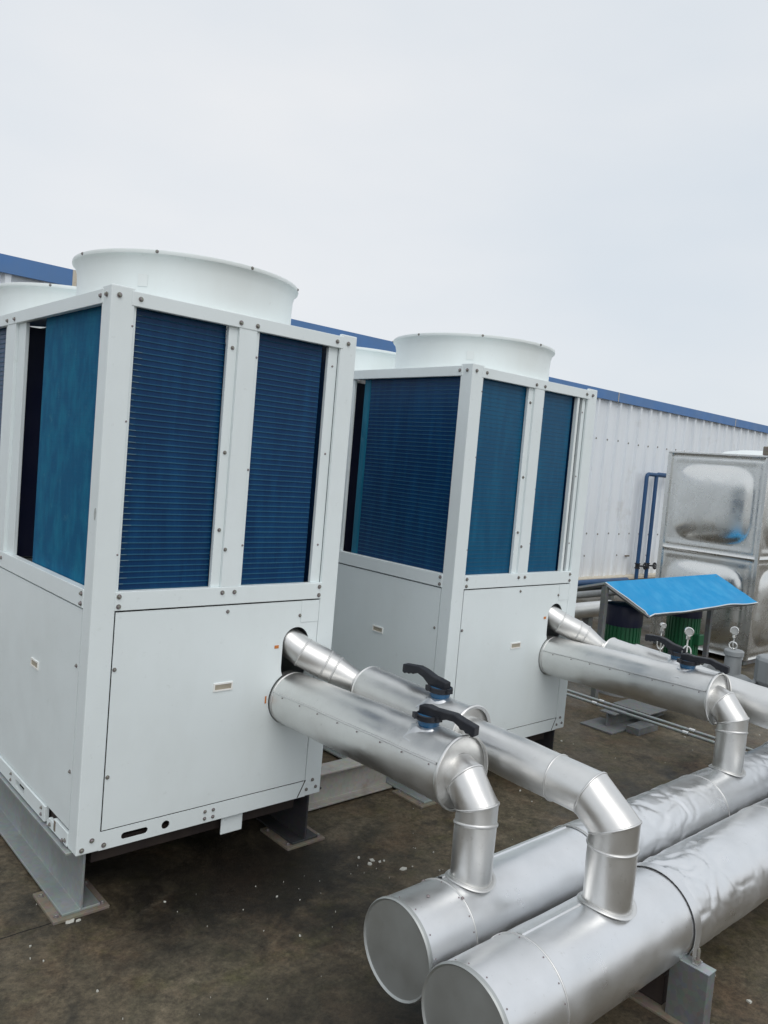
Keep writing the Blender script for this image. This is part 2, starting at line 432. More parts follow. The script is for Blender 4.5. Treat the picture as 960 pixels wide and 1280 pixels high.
def wall_pipe(x, top, label, xe):
    r = empty('water_pipe', (x, 5.0, 0), label, 'pipe', 'blue water pipes in front of the corrugated wall')
    b = MB()
    z = top; c = 0.06
    b.tube([(x,5.0,0.0),(x,5.0,z-c),(x+c*0.3,5.0,z-c*0.3),(x+c,5.0,z),(xe,5.0,z)], 0.036, 14)
    b.build('pipe', M['bluepaint'], r, smooth=50)
    v = MB(); v.lathe([(0.03,-0.05),(0.052,-0.05),(0.052,-0.035),(0.04,-0.03),(0.04,0.03),(0.052,0.035),(0.052,0.05),(0.03,0.05)], (x,5.0,0.24), n=14, cap=True)
    vv = v.build('valve', M['black'], r, smooth=40)
    h = MB(); h.tube([(x,5.0,0.24),(x+0.12,4.93,0.24)], 0.016, 8)
    d = V((0.12,-0.07,0)).normalized(); c = V((x+0.135,4.92,0.24)); u, w = frame(d)
    h.rings([[c + (u*math.cos(a)+w*math.sin(a))*0.055 + ((u*math.cos(a)+w*math.sin(a))*math.cos(q) + d*math.sin(q))*0.013 for q in [2*PI*i/8 for i in range(8)]] for a in [2*PI*i/18 for i in range(18)]], loop=True)
    h.tube([c-u*0.055, c+u*0.055], 0.009, 6); h.tube([c-w*0.055, c+w*0.055], 0.009, 6)
    h.build('handwheel', M['black'], vv, smooth=50)
wall_pipe(12.18, 1.94, 'blue vertical pipe on the wall, farther left of the bent pair', 14.2)
wall_pipe(12.52, 1.955, 'blue vertical pipe on the wall, nearer the stainless tank', 14.2)

# ------------------------------------------------------------------ air-cooled units
W, DD, Z0, T = 1.0824, 2.16, 0.25, 2.25
SB, ST, RB = 1.1285, 1.1968, 2.1994
PX, PY = 0.0856, 0.0792

def coil(name, parent, m, face, a0, a1, z0, z1, at, depth=0.06, pitch=0.0213, amp=0.0034, glints=False):
    """a fin pack with a thin raised tube row at every pitch. face 'y': plane y=at looking to -y, spans x a0..a1;
    'x': plane x=at looking to -x, spans y a0..a1; '-x' and '-y' look the other way"""
    sg = -1 if face in ('x', 'y') else 1
    def P(u, o, z): return (u, at+sg*o, z) if face in ('y', '-y') else (at+sg*o, u, z)
    b = MB()
    b.add([P(u, o, z) for o in (0, -depth) for u, z in ((a0,z0),(a1,z0),(a1,z1),(a0,z1))], [(0,1,2,3),(7,6,5,4),(0,4,5,1),(1,5,6,2),(2,6,7,3),(3,7,4,0)])
    nb = len(b.f); z = z0 + pitch*0.5; nt_ = 0
    rows = []
    while z < z1 - pitch*0.5:
        n = 14; rr = []
        for i in range(n+1):
            u = a0 + 0.001 + (a1-a0-0.002)*i/n; w = 0.0007*noise.noise(V((u*14, z*31, at*3)))
            rr.append([P(u, -0.001, z-0.0026+w), P(u, amp, z-0.0018+w), P(u, amp*0.72, z+0.0016+w), P(u, -0.001, z+0.0030+w)])
        b.rings(rr, closed=False); rows.append(z); z += pitch
    nr = len(b.f)
    if glints:  # short pale quads standing in for glints on the row ends
        for z in rows:
            L = 0.022 + 0.022*random.random()
            b.add([P(a0+0.008, amp+0.0010, z-0.0006), P(a0+0.012+L, amp+0.0006, z-0.0002), P(a0+0.012+L, amp+0.0004, z+0.0006), P(a0+0.008, amp+0.0002, z+0.0016)], [(0,1,2,3)])
    o = b.build(name, m, parent)
    o.data.materials.append(M['coil_row'] if m is not M['coil_teal'] else m); o.data.materials.append(M['coil_glint'])
    for p in o.data.polygons: p.material_index = 0 if p.index < nb else (1 if p.index < nr else 2)
    return o

def handle(x, y, z, face, parent):
    b = MB(); w, h, t = 0.043, 0.0165, 0.006
    g = MB()
    if face == 'y':
        fr = [(-w,-h),(w,-h),(w,h),(-w,h)]
        P = lambda p, d: (x+p[0], y+d, z+p[1])
    else:
        fr = [(-w,-h),(w,-h),(w,h),(-w,h)]
        P = lambda p, d: (x+d, y+p[0], z+p[1])
    inn = [(-w+t,-h+t),(w-t,-h+t),(w-t,h-t),(-w+t,h-t)]
    rings = [[P(p, 0.0) for p in fr], [P(p, -0.004) for p in fr], [P(p, -0.004) for p in inn], [P(p, 0.0005) for p in inn]]
    b.rings(rings)
    o = b.build('handle', M['sticker'], parent)
    g.add([P(p, -0.0012) for p in inn] + [P(p, 0.0012) for p in inn], [(0,1,2,3),(4,5,6,7)])
    g.add([P((-w+t,h-t*1.0),-0.0014), P((w-t,h-t*1.0),-0.0014), P((w-t,h-t*2.2),-0.0014), P((-w+t,h-t*2.2),-0.0014)], [(0,1,2,3)])
    g.build('recess', M['beige'], o) if False else g.build('grip_recess', M['beige'], parent)
    return o

def ring_deck(b, x0, x1, y0, y1, z, cx, cy, r, n=48):
    """rectangle with a round hole"""
    inner = [(cx + r*math.cos(2*PI*i/n), cy + r*math.sin(2*PI*i/n), z) for i in range(n)]
    outer = []
    for i in range(n):
        a = 2*PI*i/n; c, s = math.cos(a), math.sin(a)
        tx = ((x1-cx) if c > 0 else (x0-cx))/c if abs(c) > 1e-6 else 1e9
        ty = ((y1-cy) if s > 0 else (y0-cy))/s if abs(s) > 1e-6 else 1e9
        t = min(tx, ty); outer.append((cx+c*t, cy+s*t, z))
    b.rings([inner, outer])
    for cxn, cyn in ((x0,y0),(x1,y0),(x1,y1),(x0,y1)):
        k = min(range(n), key=lambda i: (outer[i][0]-cxn)**2 + (outer[i][1]-cyn)**2)
        for d in (-1, 1):
            q = outer[(k+d) % n]
            b.add([outer[k], q, (cxn, cyn, z)], [(0,1,2)])

def make_unit(X, label, near):
    r = empty('heat_pump_unit', (X+W/2, DD/2, Z0), label, 'heat pump', 'white air cooled units in a row')
    wm = M['white']
    xw = lambda x: X + x
    posts = {}
    # corner posts: folded angles, 16 mm deep
    for i, (sx, sy) in enumerate(((0,0),(1,0),(0,1),(1,1))):
        x = X if sx == 0 else X+W; y = 0 if sy == 0 else DD
        dx = 1 if sx == 0 else -1; dy = 1 if sy == 0 else -1
        t = 0.016
        poly = [(x,y),(x+dx*PX,y),(x+dx*PX,y+dy*t),(x+dx*t,y+dy*t),(x+dx*t,y+dy*PY),(x,y+dy*PY)]
        posts[(sx,sy)] = MB().prism(poly, 'z', Z0, T+0.010).build('post', wm, r, bevel=0.004)
    mp = {}
    mp['front'] = MB().box(X+0.506, X+0.585, 0.0, 0.02, ST, RB+0.002).build('post', wm, r, bevel=0.002)
    mp['left'] = MB().box(X, X+0.02, 1.02, 1.14, ST, RB+0.002).build('post', wm, r, bevel=0.002)
    MB().box(X+W-0.02, X+W, 1.02, 1.14, ST, RB+0.002).build('post', wm, r, bevel=0.002)
    MB().box(X+0.5, X+0.58, DD-0.02, DD, ST, RB+0.002).build('post', wm, r, bevel=0.002)
    # rails
    def rail(x0,x1,y0,y1,z0,z1): return MB().box(x0,x1,y0,y1,z0,z1).build('rail', wm, r, bevel=0.002)
    rt = rail(X+PX-0.012, X+W-PX+0.012, -0.0025, 0.02, RB, T)
    rail(X+PX-0.012, X+W-PX+0.012, DD-0.02, DD+0.0025, RB, T)
    rl = rail(X-0.0025, X+0.02, PY-0.012, DD-PY+0.012, RB, T)
    rail(X+W-0.02, X+W+0.0025, PY-0.012, DD-PY+0.012, RB, T)
    rs = rail(X+PX-0.003, X+W-PX+0.003, -0.0025, 0.03, SB, ST)
    rail(X+PX-0.003, X+W-PX+0.003, DD-0.03, DD+0.0025, SB, ST)
    rsl = [rail(X-0.0025, X+0.03, PY-0.003, 1.0785, SB, ST), rail(X-0.0025, X+0.03, 1.0815, DD-PY+0.003, SB, ST)]
    rail(X+W-0.03, X+W+0.0025, PY-0.003, DD-PY+0.003, SB, ST)
    # narrow sheet strips beside the coils
    st = [MB().box(X+0.466, X+0.506, 0.012, 0.030, ST, RB).build('side_strip', wm, r, bevel=0.002),
          MB().box(X+(0.948 if near else 0.966), X+0.997, 0.016, 0.034, ST, RB).build('side_strip', wm, r, bevel=0.002),
          MB().box(X+0.014, X+0.030, 0.925, 1.02, ST, RB).build('side_strip', wm, r, bevel=0.002)]
    MB().box(X+0.014, X+0.030, 1.14, 1.2, ST, RB).build('side_strip', wm, r, bevel=0.002)
    MB().box(X+0.585, X+0.602, 0.010, 0.030, ST, RB).build('side_strip', wm, r, bevel=0.002)
    MB().box(X+PX, X+PX+0.012, 0.012, 0.030, ST, RB).build('side_strip', wm, r, bevel=0.002)
    # coils
    if near:
        coil('coil', r, M['coil_navy'], 'y', X+0.085, X+0.470, 1.165, RB+0.01, 0.040, glints=True)
        coil('coil', r, M['coil_navy'], 'y', X+0.597, X+0.930, 1.165, RB+0.01, 0.040)
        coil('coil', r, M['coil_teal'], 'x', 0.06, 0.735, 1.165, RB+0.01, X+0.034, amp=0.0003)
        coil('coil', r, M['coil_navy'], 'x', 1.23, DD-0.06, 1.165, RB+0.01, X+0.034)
    else:
        coil('coil', r, M['coil_blue'], 'y', X+0.085, X+0.480, 1.165, RB+0.01, 0.034, amp=0.0010)
        coil('coil', r, M['coil_blue'], 'y', X+0.590, X+0.890, 1.165, RB+0.01, 0.034, amp=0.0010)
        ce = coil('coil', r, M['coil_navy'], 'x', 0.06, 0.80, 1.165, RB+0.01, X+0.034, amp=0.0018)
        b = MB(); b.box(X+0.030, X+0.094, 0.80, 0.86, 1.165, RB+0.01); b.build('coil_end', M['coil_end'], ce, bevel=0.012)
        coil('coil', r, M['coil_navy'], 'x', 1.23, DD-0.06, 1.165, RB+0.01, X+0.034)
        MB().box(X+0.905, X+0.925, 0.006, 0.030, ST, RB).build('side_strip', M['shroud'], r, bevel=0.002)
    if near:
        b = MB()
        for (cy, cz, w_, h_) in ((0.020,1.470,0.011,0.028),):
            n_ = 9; P_ = [(cy + w_*math.cos(2*PI*i/n_)*random.uniform(.5,1), cz + h_*math.sin(2*PI*i/n_)*random.uniform(.5,1)) for i in range(n_)]
            b.prism(P_, 'x', X-0.0006, X+0.001)
        b.build('scuff_mark', M['scuff'], posts[(0,0)])
    coil('coil', r, M['coil_navy'], '-x', 0.06, 0.90, 1.165, RB+0.01, X+W-0.034)
    coil('coil', r, M['coil_navy'], '-x', 1.23, DD-0.06, 1.165, RB+0.01, X+W-0.034)
    coil('coil', r, M['coil_navy'], '-y', X+0.085, X+W-0.085, 1.165, RB+0.01, DD-0.034)
    # divider inside and deck under the machinery bay
    MB().box(X+0.02, X+W-0.02, 0.034, DD-0.034, 1.13, 1.16).build('inner_deck', M['greysteel'], r)
    b = MB(); b.box(X+0.03, X+W-0.03, 1.06, 1.10, 1.17, 2.2); b.build('inner_divider', M['navy'], r)
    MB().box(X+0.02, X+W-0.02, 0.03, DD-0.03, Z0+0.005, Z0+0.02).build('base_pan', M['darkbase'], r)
    # top deck with two fan openings
    b = MB()
    ring_deck(b, X+0.004, X+W-0.004, 0.004, 1.08, T-0.004, X+W/2, 0.51, 0.44)
    ring_deck(b, X+0.004, X+W-0.004, 1.08, DD-0.004, T-0.004, X+W/2, 1.65, 0.44)
    b.build('top_deck', wm, r)
    # fan shrouds
    for cy in (0.51, 1.65):
        b = MB()
        c = (X+W/2, cy, 0)
        b.lathe([(0.456,T-0.002),(0.456,T+0.012),(0.4475,T+0.014),(0.4465,T+0.10),(0.449,T+0.145),(0.455,T+0.168),(0.4645,T+0.182),(0.4685,T+0.184),(0.4700,T+0.190),(0.4685,T+0.198),
                 (0.463,T+0.200),(0.452,T+0.188),(0.444,T+0.16),(0.438,T+0.10),(0.438,T-0.002)], c, n=96)
        s = b.build('fan_shroud', M['shroud'], r, smooth=40)
        # 12 clips round the lip
        for k in range(8):
            a = 2*PI*k/8 + math.radians(3)
            d = V((math.cos(a), math.sin(a), 0))
            bolt(V((X+W/2, cy, T+0.192)) + d*0.469, d, s, 0.72)
        # fan: hub and five blades, and a wire guard
        f = MB(); f.lathe([(0.002,T+0.04),(0.075,T+0.04),(0.085,T+0.03),(0.085,T-0.06),(0.002,T-0.06)], c, n=24)
        for k in range(5):
            a0 = 2*PI*k/5; pts = []
            for i in range(6):
                rr = 0.08 + 0.335*i/5; wd = 0.28 + 0.10*math.sin(i/5*PI)
                for sgn in (-1, 1):
                    a = a0 + sgn*wd; pts.append((c[0]+rr*math.cos(a), c[1]+rr*math.sin(a), T-0.01 + sgn*(0.05-0.025*i/5)))
            f.add(pts, [(2*i,2*i+1,2*i+3,2*i+2) for i in range(5)])
        fo = f.build('fan', M['greysteel'], r, smooth=40)
        sm = fo.modifiers.new('thick', 'SOLIDIFY'); sm.thickness = 0.004
        g = MB()
        for rr in (0.10,0.17,0.24,0.31,0.38,0.435):
            g.rings([[(c[0]+(rr+0.003*math.cos(q))*math.cos(a), c[1]+(rr+0.003*math.cos(q))*math.sin(a), T+0.165+0.003*math.sin(q)) for q in (0,PI/2,PI,3*PI/2)] for a in [2*PI*i/48 for i in range(48)]], loop=True)
        for k in range(6):
            a = PI*k/6; d = V((math.cos(a), math.sin(a), 0))*0.44
            g.tube([V((c[0],c[1],T+0.161))-d, V((c[0],c[1],T+0.161))+d], 0.003, 6)
        g.build('fan_guard', M['shroud'], r)
        if cy < 1:
            a = math.radians(-139 if near else -139)
            d = V((math.cos(a), math.sin(a), 0)); tt = V((-d.y, d.x, 0)); p = V((X+W/2, cy, T+0.088)) + d*0.4472
            q = 0.019
            st_ = MB(); st_.add([p-tt*q-V((0,0,q*1.2)), p+tt*q-V((0,0,q*1.2)), p+tt*q+V((0,0,q*1.2)), p-tt*q+V((0,0,q*1.2))] + [p+d*0.0015-tt*q-V((0,0,q*1.2)), p+d*0.0015+tt*q-V((0,0,q*1.2)), p+d*0.0015+tt*q+V((0,0,q*1.2)), p+d*0.0015-tt*q+V((0,0,q*1.2))],
                            [(0,1,2,3),(4,5,6,7),(0,1,5,4),(1,2,6,5),(2,3,7,6),(3,0,4,7)])
            st_.build('sticker', M['palemark'], s)
    # front access panel with pipe openings
    PB, PT = 0.323, 1.1225
    fp = MB().box(X+0.0895, X+0.9935, 0.0012, 0.0045, PB, PT).build('access_panel', wm, r)
    c1 = MB().prism([(X+p[0], p[1]) for p in capsule(0.886, 0.895, 0.066, 0.116)], 'y', -0.05, 0.06).build('cutter', wm, r)
    c2 = MB().prism([(X+0.883+0.1145*math.cos(2*PI*i/40), 0.708+0.1145*math.sin(2*PI*i/40)) for i in range(40)], 'y', -0.05, 0.06).build('cutter', wm, r)
    cut(fp, [c1, c2])
    b = MB(); b.box(X+0.905, X+0.993, -0.0006, 0.0012, 1.0285, 1.1225) if False else None
    # small flap above the upper opening: a seam line
    MB().box(X+0.902, X+0.9935, -0.0012, 0.0006, 1.030, 1.1215).build('cover_flap', wm, r, bevel=0.0008)
    handle(X+0.548, 0.0012, 0.797, 'y', fp)
    MB().box(X+0.780, X+0.800, -0.0008, 0.0011, 0.928, 0.941).build('sticker', M['orange'], fp)
    if near: MB().box(X+0.752, X+0.7585, -0.0008, 0.0011, 0.70, 0.73).build('sticker', M['orange'], fp)
    for x, z in ((0.098,0.915),(0.098,0.520),(0.545,1.098),(0.897,1.060)): bolt((X+x, 0.0010, z), (0,-1,0), fp, 0.85)
    # bottom front skirt
    sk = MB().box(X+PX-0.003, X+W-PX+0.003, 0.0, 0.004, Z0, 0.3185).build('skirt', wm, r)
    cs = [MB().prism([(X+p[0], p[1]) for p in capsule(0.217, 0.283, 0.052, 0.0125)], 'y', -0.05, 0.06).build('cutter', wm, r),
          MB().prism([(X+0.341+0.0165*math.cos(2*PI*i/24), 0.284+0.0165*math.sin(2*PI*i/24)) for i in range(24)], 'y', -0.05, 0.06).build('cutter', wm, r)]
    cut(sk, cs)
    for x, z in ((0.508,0.296),(0.545,0.296),(0.508,0.268),(0.545,0.268)): bolt((X+x, -0.0005, z), (0,-1,0), sk, 0.8)
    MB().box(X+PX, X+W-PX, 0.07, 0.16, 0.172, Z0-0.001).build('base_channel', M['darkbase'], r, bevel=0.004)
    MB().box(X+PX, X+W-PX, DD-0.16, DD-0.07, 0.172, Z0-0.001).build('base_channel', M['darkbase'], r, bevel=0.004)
    MB().box(X+0.60, X+0.70, 0.02, 0.028, 0.168, Z0+0.002).build('hanging_tab', wm, r, bevel=0.003)
    # side panels
    for (y0, y1) in ((PY+0.003, 1.078), (1.082, DD-PY-0.003)):
        sp = MB().box(X+0.0012, X+0.016, y0, y1, 0.318, PT).build('side_panel', wm, r)
        handle(X+0.0012, y0+0.45, 0.815, 'x', sp)
        for yy in (y0+0.02, y1-0.02):
            for z in (0.525, 0.915): bolt((X+0.0010, yy, z), (-1,0,0), sp, 0.8)
        MB().box(X+W-0.016, X+W-0.0012, y0, y1, 0.318, PT).build('side_panel', wm, r)
    MB().box(X+0.0895, X+0.9935, DD-0.016, DD-0.0012, 0.318, PT).build('side_panel', wm, r)
    MB().box(X+PX, X+W-PX, DD-0.018, DD, Z0, 0.314).build('skirt', wm, r)
    MB().box(X+W-0.018, X+W, PY, DD-PY, Z0, 0.314).build('skirt', wm, r)
    # left bottom rail with lifting pockets
    lb = MB().box(X-0.006, X+0.012, 0.31, DD-0.31, Z0+0.004, 0.3135).build('skirt', wm, r, bevel=0.0015)
    cut(lb, [MB().box(X-0.05, X+0.05, 0.55, 0.66, 0.266, 0.297).build('cutter', wm, r), MB().box(X-0.05, X+0.05, 1.55, 1.66, 0.266, 0.297).build('cutter', wm, r)])
    MB().box(X-0.004, X+0.010, PY, 0.215, Z0+0.004, 0.306).build('skirt_end', wm, r, bevel=0.0015)
    hk = MB().prism([(0.215,Z0+0.004),(0.285,Z0+0.004),(0.285,0.270),(0.268,0.288),(0.240,0.290),(0.215,0.288)], 'x', X-0.0045, X+0.009).build('lifting_hook', wm, r, bevel=0.0015)
    MB().box(X-0.0052, X-0.0035, 0.195, 0.212, Z0+0.012, 0.300).build('rust_mark', M['rustplate'], r)
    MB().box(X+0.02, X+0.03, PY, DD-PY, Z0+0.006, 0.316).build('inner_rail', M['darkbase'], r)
    for y, z in ((0.095,0.272),(0.12,0.262),(0.25,0.268)): bolt((X-0.0045, y, z), (-1,0,0), hk, 0.9)
    for y, z in ((0.345,0.272),(0.345,0.298),(0.72,0.272),(0.72,0.298)): bolt((X-0.006, y, z), (-1,0,0), lb, 0.8)
    # bolts on posts and rails
    for x, p in ((0.028,posts[(0,0)]),(0.105,rt)): bolt((X+x, -0.002, 2.226), (0,-1,0), p)
    for x in (0.508,0.582): bolt((X+x, -0.003, 2.218), (0,-1,0), rt)
    for x in (0.975,1.035): bolt((X+x, -0.003, 2.224), (0,-1,0), posts[(1,0)] if x > 1 else rt)
    for y in (0.035,0.085): bolt((X-0.002, y, 2.226), (-1,0,0), posts[(0,0)] if y < .05 else rl)
    for y in (1.03,1.13): bolt((X-0.003, y, 2.218), (-1,0,0), rl)
    for z in (1.144,1.180):
        bolt((X+0.096, -0.003, z), (0,-1,0), rs); bolt((X+0.985, -0.003, z), (0,-1,0), rs)
        bolt((X-0.003, 0.090, z), (-1,0,0), rsl[0])
    bolt((X-0.003, 1.03, 1.170), (-1,0,0), rsl[0]); bolt((X-0.003, 1.13, 1.170), (-1,0,0), rsl[1])
    for x in (0.512,0.566): bolt((X+x, -0.003, 1.176), (0,-1,0), rs)
    for z in (2.12,1.72,1.42): bolt((X+0.486, 0.0115, z), (0,-1,0), st[0], 0.85)
    for z in (2.10,1.66,1.36): screw((X+0.594, 0.0095, z), (0,-1,0), mp['front'])
    for z in (2.12,1.75,1.36): screw((X+0.972, 0.0155, z), (0,-1,0), st[1])
    for z in (2.13,1.80,1.33): screw((X+PX-0.005, -0.0003, z), (0,-1,0), posts[(0,0)], 0.8)
    bolt((X+0.512, -0.0003, 1.345), (0,-1,0), mp['front'], 0.85)
    for x, z in ((0.020,0.268),(0.055,0.296),(0.10,0.268)): bolt((X+x, -0.0005, z), (0,-1,0), posts[(0,0)] if x < .09 else sk)
    for x, z in ((1.005,0.280),(1.035,0.318),(1.055,0.283)): bolt((X+x, -0.0005, z), (0,-1,0), posts[(1,0)], 0.85)
    # slanted lap at the right end of the skirt
    MB().prism([(X+0.9935,0.3225),(X+0.9990,0.3225),(X+0.962,Z0+0.002),(X+0.9565,Z0+0.002)], 'y', -0.0006, 0.001).build('lap_joint', M['darkbase'], r)
    return r
make_unit(0.0, 'nearest white air cooled unit, its side coil dusty teal brightened for grazing light and its front coils dark navy', True)
make_unit(1.8269, 'white air cooled unit beyond the nearest one, with smooth blue front coils', False)

# ------------------------------------------------------------------ base steel
def ibeam_poly(c, w, h, t=0.010, tw=0.009):
    a, b = c-w/2, c+w/2
    return [(a,0.012),(b,0.012),(b,0.012+t),(c+tw/2,0.012+t),(c+tw/2,h-t),(b,h-t),(b,h),(a,h),(a,h-t),(c-tw/2,h-t),(c-tw/2,0.012+t),(a,0.012+t)]
def base_beam(x, label, m='galv'):
    r = empty('base_beam', (x, DD/2, 0), label, 'steel beam', 'steel beams carrying the white units')
    MB().prism(ibeam_poly(x, 0.14, Z0-0.003), 'y', 0.045, DD-0.05).build('beam', M[m], r, bevel=0.002)
    for y0 in (0.028, 1.85):
        p = MB().box(x-0.105, x+0.100, y0, y0+0.225, 0, 0.012).build('base_plate', M['rustplate'], r, bevel=0.002)
        for sx in (-0.085, 0.082):
            for yy in (0.03, 0.19): bolt((x+sx, y0+yy, 0.012), (0,0,1), p, 1.15)
base_beam(0.052, 'galvanised beam under the left edge of the nearest unit, its bolted foot plate in full view')
base_beam(1.058, 'steel beam under the right edge of the nearest unit, shadow put into its dark colour', 'shadesteel')
base_beam(1.8269+0.052, 'steel beam under the left edge of the second unit, hidden behind insulated pipes')
base_beam(1.8269+1.058, 'steel beam under the right edge of the second unit', 'shadesteel')
def cross_beam(x0, x1, y, label):
    o = MB().prism(ibeam_poly(y, 0.11, 0.185), 'x', x0, x1).build('cross_beam', M['beamfront'], None, bevel=0.002, loc=((x0+x1)/2, y, 0))
    b = tag(o, label, 'steel beam')
cross_beam(1.135, 1.80, 0.335, 'pale low steel beam lying across the gap between the two units')

# ------------------------------------------------------------------ pipes
def jacket(b, p0, p1, r0, r1, seed, dent=0.002, ns=64, step=0.02, wl=6.0, crease=0.0):
    p0, p1 = V(p0), V(p1); L = (p1-p0).length; d = (p1-p0)/L
    u, w = frame(d); m = max(2, int(L/step)); rr = []
    for j in range(m+1):
        t = j/m; ring = []
        edge = min(1.0, min(t, 1-t)*L/0.03)
        for i in range(ns):
            a = 2*PI*i/ns; dirv = u*math.cos(a) + w*math.sin(a)
            base = p0 + d*(L*t)
            rad = r0 + (r1-r0)*t
            q = (base + dirv*rad)*wl + V((seed*7.3, seed*3.1, 0))
            n = noise.noise(q)*0.6 + noise.noise(q*2.3)*0.3 + noise.noise(q*4.7)*0.15
            k = 0
            if crease:
                # sharp folds along the borders of irregular cells, stretched round the pipe
                qq = V((base.x*7.0, (base.y + dirv.y*rad)*9.0, (base.z + dirv.z*rad)*9.0)) + V((seed*2.1, seed, seed*5))
                qq = qq + V((noise.noise(qq*0.9), noise.noise(qq*0.9 + V((5,1,2))), noise.noise(qq*0.9 + V((9,4,7)))))*0.55
                ds = noise.voronoi(qq)[0]; e1 = ds[1]-ds[0]
                q2 = qq*2.3 + V((4.2,1.1,8.8)); d2 = noise.voronoi(q2)[0]; e2 = d2[1]-d2[0]
                mask = max(0.0, min(1.0, 0.5 + 1.8*noise.noise(qq*0.33 + V((2,7,1)))))
                up_ = 0.35 + 0.65*max(0.0, dirv.z)
                k = (-max(0.0, 1-e1*4.2)*crease + ds[0]*crease*0.5 - max(0.0, 1-e2*4.0)*crease*0.35*mask)*mask*up_
            ring.append(base + dirv*(rad + (n*dent + k)*edge))
        rr.append(ring)
    b.rings(rr)
    return b
def bead(b, c, d, r, t=0.0035, n=64):
    c = V(c); d = V(d).normalized(); u, w = frame(d)
    b.rings([[c + (u*math.cos(a)+w*math.sin(a))*(r+t*math.cos(q)) + d*t*1.2*math.sin(q) for q in [2*PI*i/8 for i in range(8)]] for a in [2*PI*i/n for i in range(n)]], loop=True)
    return b
def lapband(b, c, d, r, w=0.02, h=0.003, n=64):
    c = V(c); d = V(d).normalized()
    b.lathe([(r-0.002,-w/2),(r+h,-w/2+0.001),(r+h,w/2-0.001),(r-0.002,w/2)], c, axis=d, n=n); return b

def header(y, z, rad, x0, label, segs, seed):
    r = empty('header_pipe', (x0, y, 0), label, 'pipe', 'thick foil clad header pipes')
    x = x0
    for k, (x1, m, cr, dn) in enumerate(segs):
        b = MB(); ex = 0.0025 if k % 2 == 0 else 0.0
        jacket(b, (x-0.01 if k else x, y, z), (x1, y, z), rad+ex, rad+ex, seed+k, dn, 128 if cr and x < 4 else 72, (0.009 if x < 4 else 0.03) if cr else 0.022, 4.2, cr)
        b.build('jacket', M[m], r, smooth=80 if not cr else 38)
        if k < len(segs)-1:
            q = MB(); bead(q, (x1, y, z), (1,0,0), rad+0.003, 0.0028); q.build('seam', M['bead'], r, smooth=60)
        x = x1
    c = MB()
    c.lathe([(0.0005,-0.001),(rad*0.55,-0.0012),(rad-0.004,-0.001),(rad+0.002,-0.006),(rad+0.0055,-0.001),(rad+0.0055,0.008),(rad+0.002,0.012)], (x0, y, z), axis=V((1,0,0)), n=80)
    c.build('end_cap', M['alucap'], r, smooth=25)
    c = MB(); c.lathe([(0.0005,0),(rad,0)], (x, y, z), axis=V((1,0,0)), n=40); c.build('end_cap', M['alucap'], r)
    return r
HY1, HZ, HR1 = -1.071, 0.28, 0.143
HY2, HR2 = -1.420, 0.153
h1 = header(HY1, HZ, HR1, 0.563, 'thick header pipe closer to the units, its round flat end in full view',
       [(0.765,'alufoil',0.0,0.0024),(1.48,'alufoil',0.0,0.0024),(2.45,'alufoil',0.0075,0.003),(3.4,'alufoil',0.004,0.003),(5.2,'alufoil',0.003,0.007),(7.5,'alufoil',0.002,0.006)], 3)
h2 = header(HY2, HZ, HR2, 0.487, 'thick header pipe nearest the viewer, its end cut by the lower picture edge',
       [(0.73,'alufoil',0.0,0.0028),(1.44,'alufoil',0.0,0.0028),(2.35,'alufoil',0.0075,0.003),(3.2,'alufoil',0.005,0.003),(5.2,'alufoil',0.003,0.007),(7.5,'alufoil',0.002,0.006)], 11)
# lengthwise foil lap on the front header and rivets on the cap bands
def lap(hd, y, z, rad, x0, x1, ang):
    b = MB(); a = math.radians(ang); n = V((0, math.cos(a), math.sin(a))); t = V((0, -math.sin(a), math.cos(a)))
    rr = []
    m = max(2, int((x1-x0)/0.03))
    for j in range(m+1):
        x = x0 + (x1-x0)*j/m; c = V((x, y, z)) + n*(rad+0.001)
        hh = 0.0035 + 0.0012*noise.noise(V((x*20, ang, 0)))
        rr.append([c - t*0.012 - n*0.004, c - t*0.009 + n*hh, c + t*0.009 + n*hh, c + t*0.012 - n*0.004])
    b.rings(rr); return b.build('lap_seam', M['alufoil'], hd, smooth=30)
lap(h2, HY2, HZ, HR2, 0.735, 1.02, 77)
lap(h1, HY1, HZ, HR1, 0.785, 1.46, 70)
for x, a in ((0.66,82),(0.765,158),(0.765,62),(0.745,125)): 
    n = V((0, math.cos(math.radians(180-a+0)), math.sin(math.radians(180-a))))
    screw(V((x, HY1, HZ)) + n*(HR1+0.004), n, h1, 1.2)

for hd, y, R_, xs in ((h1, HY1, HR1, (0.585, 0.755)), (h2, HY2, HR2, (0.509, 0.718))):
    for x in xs:
        for k in range(7):
            a = math.radians(20 + k*25 + 6*math.sin(k*5+x*9)); n = V((0, -math.cos(a), math.sin(a)))
            screw(V((x, y, HZ)) + n*(R_+0.0028), n, hd, 0.55)

def saddle(b, cx, cy, hz, R, r, t=0.005, n=48):
    """bead where an upright pipe meets a lying one along x"""
    rr = []
    for i in range(n):
        a = 2*PI*i/n; x = r*math.cos(a); yy = r*math.sin(a)
        z = hz + math.sqrt(max(0, (R+0.003)**2 - min(yy*yy, R*R*0.98)))
        c = V((cx + x, cy + yy, z)); o = V((math.cos(a), math.sin(a), 0)); upv = V((0,0,1))
        rr.append([c + o*t*2.0*math.cos(q) + upv*t*math.sin(q) + o*t*1.2 for q in [2*PI*k/8 for k in range(8)]])
    b.rings(rr, loop=True); return b

